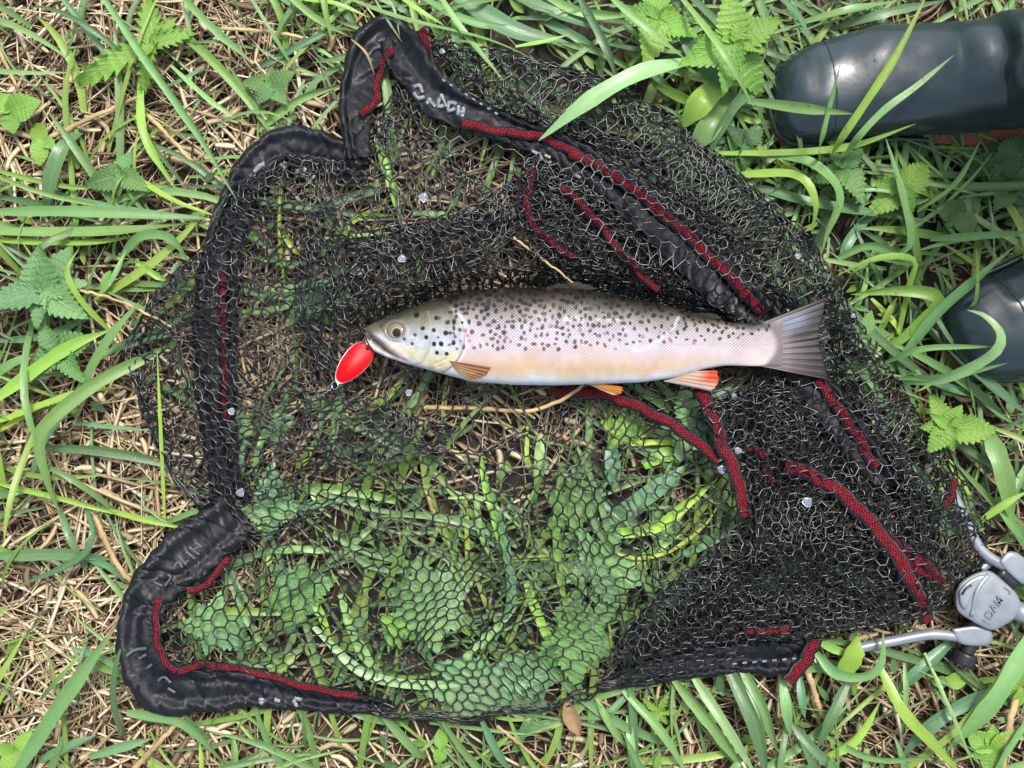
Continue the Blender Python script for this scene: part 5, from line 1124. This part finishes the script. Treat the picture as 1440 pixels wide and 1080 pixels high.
def fin(name, base, tip, zb, zt, colf, nu=28, nv=22, rip=.5, notch=0.0):
    """base and tip polylines (plan units), heights in px above the fish's mid plane"""
    Bp = cr(base, nu); Tp = cr(tip, nu); zb = np.interp(np.linspace(0, 1, nu), np.linspace(0, 1, len(zb)), zb); zt = np.interp(np.linspace(0, 1, nu), np.linspace(0, 1, len(zt)), zt)
    t = np.linspace(0, 1, nv); u = np.linspace(0, 1, nu)
    P = Bp[:, None] * (1 - t)[None, :, None] + Tp[:, None] * t[None, :, None]
    Z = zb[:, None] * (1 - t)[None] + zt[:, None] * t[None] + rip * np.sin(u * nu * 1.15)[:, None] * np.sin(t * 2.2)[None]
    fray = 1.2 * rng.normal(0, 1, nu); P[:, -1] += (Tp - Bp) / np.maximum(np.linalg.norm(Tp - Bp, axis=1, keepdims=True), 1e-6) * fray[:, None]
    U, Tm = np.meshgrid(u, t, indexing='ij'); c = colf(U, Tm)
    th = .55 * (1 - .7 * Tm)
    Vt, Vb = FW(P[..., 0], P[..., 1], Z + th).reshape(-1, 3), FW(P[..., 0], P[..., 1], Z - th).reshape(-1, 3)
    n = nu * nv; f = grid_faces(nu, nv); 
    rim = np.concatenate([np.arange(nv), np.arange(1, nu) * nv + nv - 1, (nu - 1) * nv + np.arange(nv - 2, -1, -1), np.arange(nu - 2, 0, -1) * nv]); r2 = np.roll(rim, -1)
    side = np.stack([rim, r2, r2 + n, rim + n], 1)
    p2 = np.stack([U, Tm, U * 0], -1).reshape(-1, 3)
    return child(name, np.concatenate([Vt, Vb]), [f[:, ::-1], f + n, side], M['fin'], fish, col=np.concatenate([c.reshape(-1, 3)] * 2), p2=np.concatenate([p2, p2]))
def cmix(a, b_, k): return np.array(a) * (1 - k[..., None]) + np.array(b_) * k[..., None]
def tailcol(U, T):
    c = cmix(cmix((.235, .195, .20), (.16, .135, .135), sstep(.30, .55, T)), (.055, .048, .046), sstep(.35, .95, T))
    c = c * (1 - .55 * np.exp(-((U - .45) / .10) ** 2) * sstep(.2, .6, T))[..., None]
    c = c * (1 - .5 * np.exp(-((U - .0) / .06) ** 2))[..., None]
    k = np.exp(-((U - .2) / .12) ** 2) * np.exp(-((T - .45) / .25) ** 2); c = c * (1 - k[..., None]) + np.array((.20, .25, .34)) * k[..., None]
    return c * (1 - .45 * sstep(.9, 1, T))[..., None]
fin('tail_fin', [(1066, 456), (1078, 466), (1082, 484), (1078, 503), (1064, 514)], [(1166, 416), (1158, 446), (1152, 474), (1160, 504), (1168, 534)], [0, 0.6, .8, .6, 0], [-6, -4, 0, -4, -8], tailcol, 60, 30, .9)
def pectcol(U, T): return cmix(cmix((.46, .28, .14), (.34, .15, .06), sstep(.2, .9, T)), (.10, .055, .03), .75 * np.exp(-((U - .08) / .10) ** 2) * np.exp(-((T - .35) / .3) ** 2))
fin('pectoral_fin', [(634, 508), (639, 516), (646, 524)], [(692, 517), (684, 526), (676, 531), (664, 534)], [body_z(636, 508) + .5, body_z(640, 516) + .5, body_z(648, 524) + .5], [body_z(690, 516) + 3, body_z(676, 530) + 3, body_z(664, 532) + 3], pectcol, 30, 18, .8)
def pelvcol(U, T): return cmix(cmix((.56, .34, .12), (.55, .22, .035), sstep(.1, .8, T)), (.68, .64, .58), sstep(.78, .95, U))
fin('pelvic_fin', [(808, 534), (818, 538), (830, 542)], [(874, 544), (875, 551), (864, 556)], [2, 0, -3], [2, 0, -3], pelvcol, 22, 18, .5)
def analcol(U, T): return cmix(cmix((.58, .40, .28), (.58, .075, .025), sstep(.35, .8, T) * (1 - sstep(.3, .8, U))), (.46, .41, .41), sstep(.72, .95, U))
fin('anal_fin', [(968, 522), (952, 530), (932, 536)], [(1009, 521), (1009, 540), (1000, 550)], [4, 3, 0], [4, 2, -2], analcol, 26, 18, .6)
def dorscol(U, T): return cmix((.02, .019, .014), (.045, .04, .034), T)
fin('dorsal_fin', [(756, 406), (785, 405), (822, 408)], [(792, 397), (812, 395), (842, 405)], [-4, -4, -4], [-12, -13, -12], dorscol, 26, 14, .6)
fin('adipose_fin', [(968, 440), (980, 443), (992, 447)], [(1000, 440), (1010, 443), (1016, 449)], [-2, -2, -2], [-4, -5, -5], dorscol, 14, 10, .2)
fin('pectoral_fin', [(634, 520), (640, 526), (648, 532)], [(684, 532), (676, 538), (662, 540)], [-20, -19, -18], [-26, -26, -26], pectcol, 20, 12, .6)

# ------------------------------------------------------------------ red spoon lure
lb = Wp(500, 510, .05)
lure = thing('spoon_lure', 'bright red metal spoon lure in the mouth of the fish', 'fishing lure', lb)
nr, na = 14, 64; rr = np.linspace(0, 1, nr); aa = np.arange(na) / na * 2 * math.pi
RR, AA = np.meshgrid(rr, aa, indexing='ij')
ax = np.array([520.0, 484.0]); bx = np.array([474.0, 538.0]); c0 = (ax + bx) / 2; d = (bx - ax); Ln = np.linalg.norm(d) / 2; d = d / (2 * Ln); e = np.array([-d[1], d[0]])
lx = np.sign(np.cos(AA)) * np.abs(np.cos(AA)) ** .88 * Ln * 1.02; wdt = 18.5 * (1 - .24 * np.cos(AA)); ly = np.sign(np.sin(AA)) * np.abs(np.sin(AA)) ** .92 * wdt
def lure_part(sc, z0, dome):
    q = c0 + (RR * lx * sc)[..., None] * d + (RR * ly * sc)[..., None] * e
    z = z0 + dome * (1 - RR ** 2) + .0016 * np.sin(RR * lx / Ln * 2.2)
    return q, z
def lurep(name, sc, z0, dome, thick, mt):
    q, z = lure_part(sc, z0, dome)
    t_ = np.stack([Wp(a, b_, c_) for a, b_, c_ in zip(q[..., 0].ravel(), q[..., 1].ravel(), z.ravel())]); u_ = t_ - [0, 0, thick]
    f = grid_faces(nr, na, True); n = nr * na; rim = np.arange(na) + (nr - 1) * na; r2 = np.roll(rim, -1)
    return child(name, np.concatenate([t_, u_]), [f[:, ::-1], f + n, np.stack([rim, r2, r2 + n, rim + n], 1)], mt, lure)
lurep('blade', .93, .0560, .0028, .0008, M['redenamel'])
lurep('metal_back', .985, .0550, .0028, .0008, M['steel'])
def ring(name, px, py, z, r, rt, tilt):
    k = 28; a = np.linspace(0, 2 * math.pi, k)
    c = Wp(px, py, z); sp = c + np.stack([r * np.cos(a) * math.cos(tilt), r * np.sin(a), r * np.cos(a) * math.sin(tilt)], 1)
    V, F = tubes(sp[None], np.full((1, k), rt), 7); return child(name, V, F, M['steel'], lure)
ring('split_ring', 519, 482, .0590, .0042, .0005, .9)
ring('split_ring', 471, 542, .0570, .0036, .0005, .5)
V, F = tubes(np.stack([Wp(a, b_, c_) for a, b_, c_ in cr([(515.5, 488.5, .0588), (517.5, 486.5, .0588)], 4)])[None], np.full((1, 4), .0018), 10); child('hole', V, F, M['blackplastic'], lure)
V, F = tubes(np.stack([Wp(a, b_, c_) for a, b_, c_ in cr([(519, 480, .058), (524, 476, .060), (530, 478, .062), (536, 484, .060)], 16)])[None], np.full((1, 16), .0008), 8); child('hook', V, F, M['steel'], lure)
P = cr([(469, 545, .056), (454, 555, .040), (434, 566, .032), (416, 578, .031), (404, 586, .030)], 90); tt = np.arange(90)
P[:, 0] += .9 * np.sin(tt * .9); P[:, 1] += .9 * np.cos(tt * .9)
V, F = tubes(np.stack([Wp(a, b_, c_) for a, b_, c_ in P])[None], (.00045 + .0002 * np.sin(tt * 1.3))[None], 6); child('wire_leader', V, F, M['brassline'], lure)

# ------------------------------------------------------------------ water caught in the mesh, and dew on the blades
FILMS = [(595, 277, 9, 46, 'above the fish head'), (683, 76, 7, 48, 'near the top corner of the net'), (565, 364, 8, 52, 'between the fish head and the rim loop'), (505, 381, 9, 46, 'above the red lure'), (338, 693, 9, 44, 'beside the rim column'), (1038, 634, 8, 64, 'on the short red band below the anal fin'), (1015, 660, 9, 58, 'at the end of the curved red band'), (1135, 706, 10, 68, 'on the long red band toward the hinge'), (1122, 360, 6, 54, 'right of the upper red band'), (622, 72, 6, 46, 'beside the red tag at the top corner'), (1200, 444, 5, 46, 'right of the tail tip'), (575, 552, 7, 44, 'below the fish throat'), (1032, 556, 5, 56, 'just below the anal fin'), (325, 578, 7, 44, 'over the bright trapped leaf')]
for px, py, r, zm, where in FILMS:
    r *= .68
    na = 18; a = np.arange(na) / na * 2 * math.pi; k = r * (1 + .12 * np.sin(a * 3 + px) + .06 * rng.normal(0, 1, na)); rings = [(1, 0), (.85, .35), (.45, .6), (.1, .7)]
    V = np.concatenate([np.stack([Wp(px + k_ * f * math.cos(q), py + k_ * f * math.sin(q), (zm + h) / 1000) for q, k_ in zip(a, k)]) for f, h in rings] + [np.stack([Wp(px + k_ * .7 * math.cos(q), py + k_ * .7 * math.sin(q), (zm - 1) / 1000) for q, k_ in zip(a, k)])])
    F = [grid_faces(4, na, True)[:, ::-1], (np.arange(na) + 3 * na)[None, ::-1], np.stack([np.arange(na), (np.arange(na) + 1) % na, (np.arange(na) + 1) % na + 4 * na, np.arange(na) + 4 * na], 1), (np.arange(na) + 4 * na)[None]]
    base = Wp(px, py, zm / 1000); o = link('water_bubble', mesh('water_bubble', V - base, F, M['film'])); o.location = base
    tag(o, 'whitish water film caught in the mesh ' + where, 'water drop', 'water caught in the mesh')
# dew: tiny beads, one object
ico_v = []; nlat, nlon = 4, 7
for i in range(nlat + 1):
    for j in range(nlon): th = math.pi * i / nlat * .55; ico_v.append((math.sin(th) * math.cos(j / nlon * 6.283), math.sin(th) * math.sin(j / nlon * 6.283), math.cos(th) * .8 - .1))
ico_v = np.array(ico_v); icf = grid_faces(nlat + 1, nlon, True)
V = np.concatenate([p + ico_v * r for p, r in drops]); F = np.concatenate([icf + k * len(ico_v) for k in range(len(drops))])
o = link('dew_drops', mesh('dew_drops', V, F[:, ::-1], M['drop'])); o['kind'] = 'stuff'; o['label'] = 'tiny dew drops beading on the grass blades'; o['category'] = 'water'
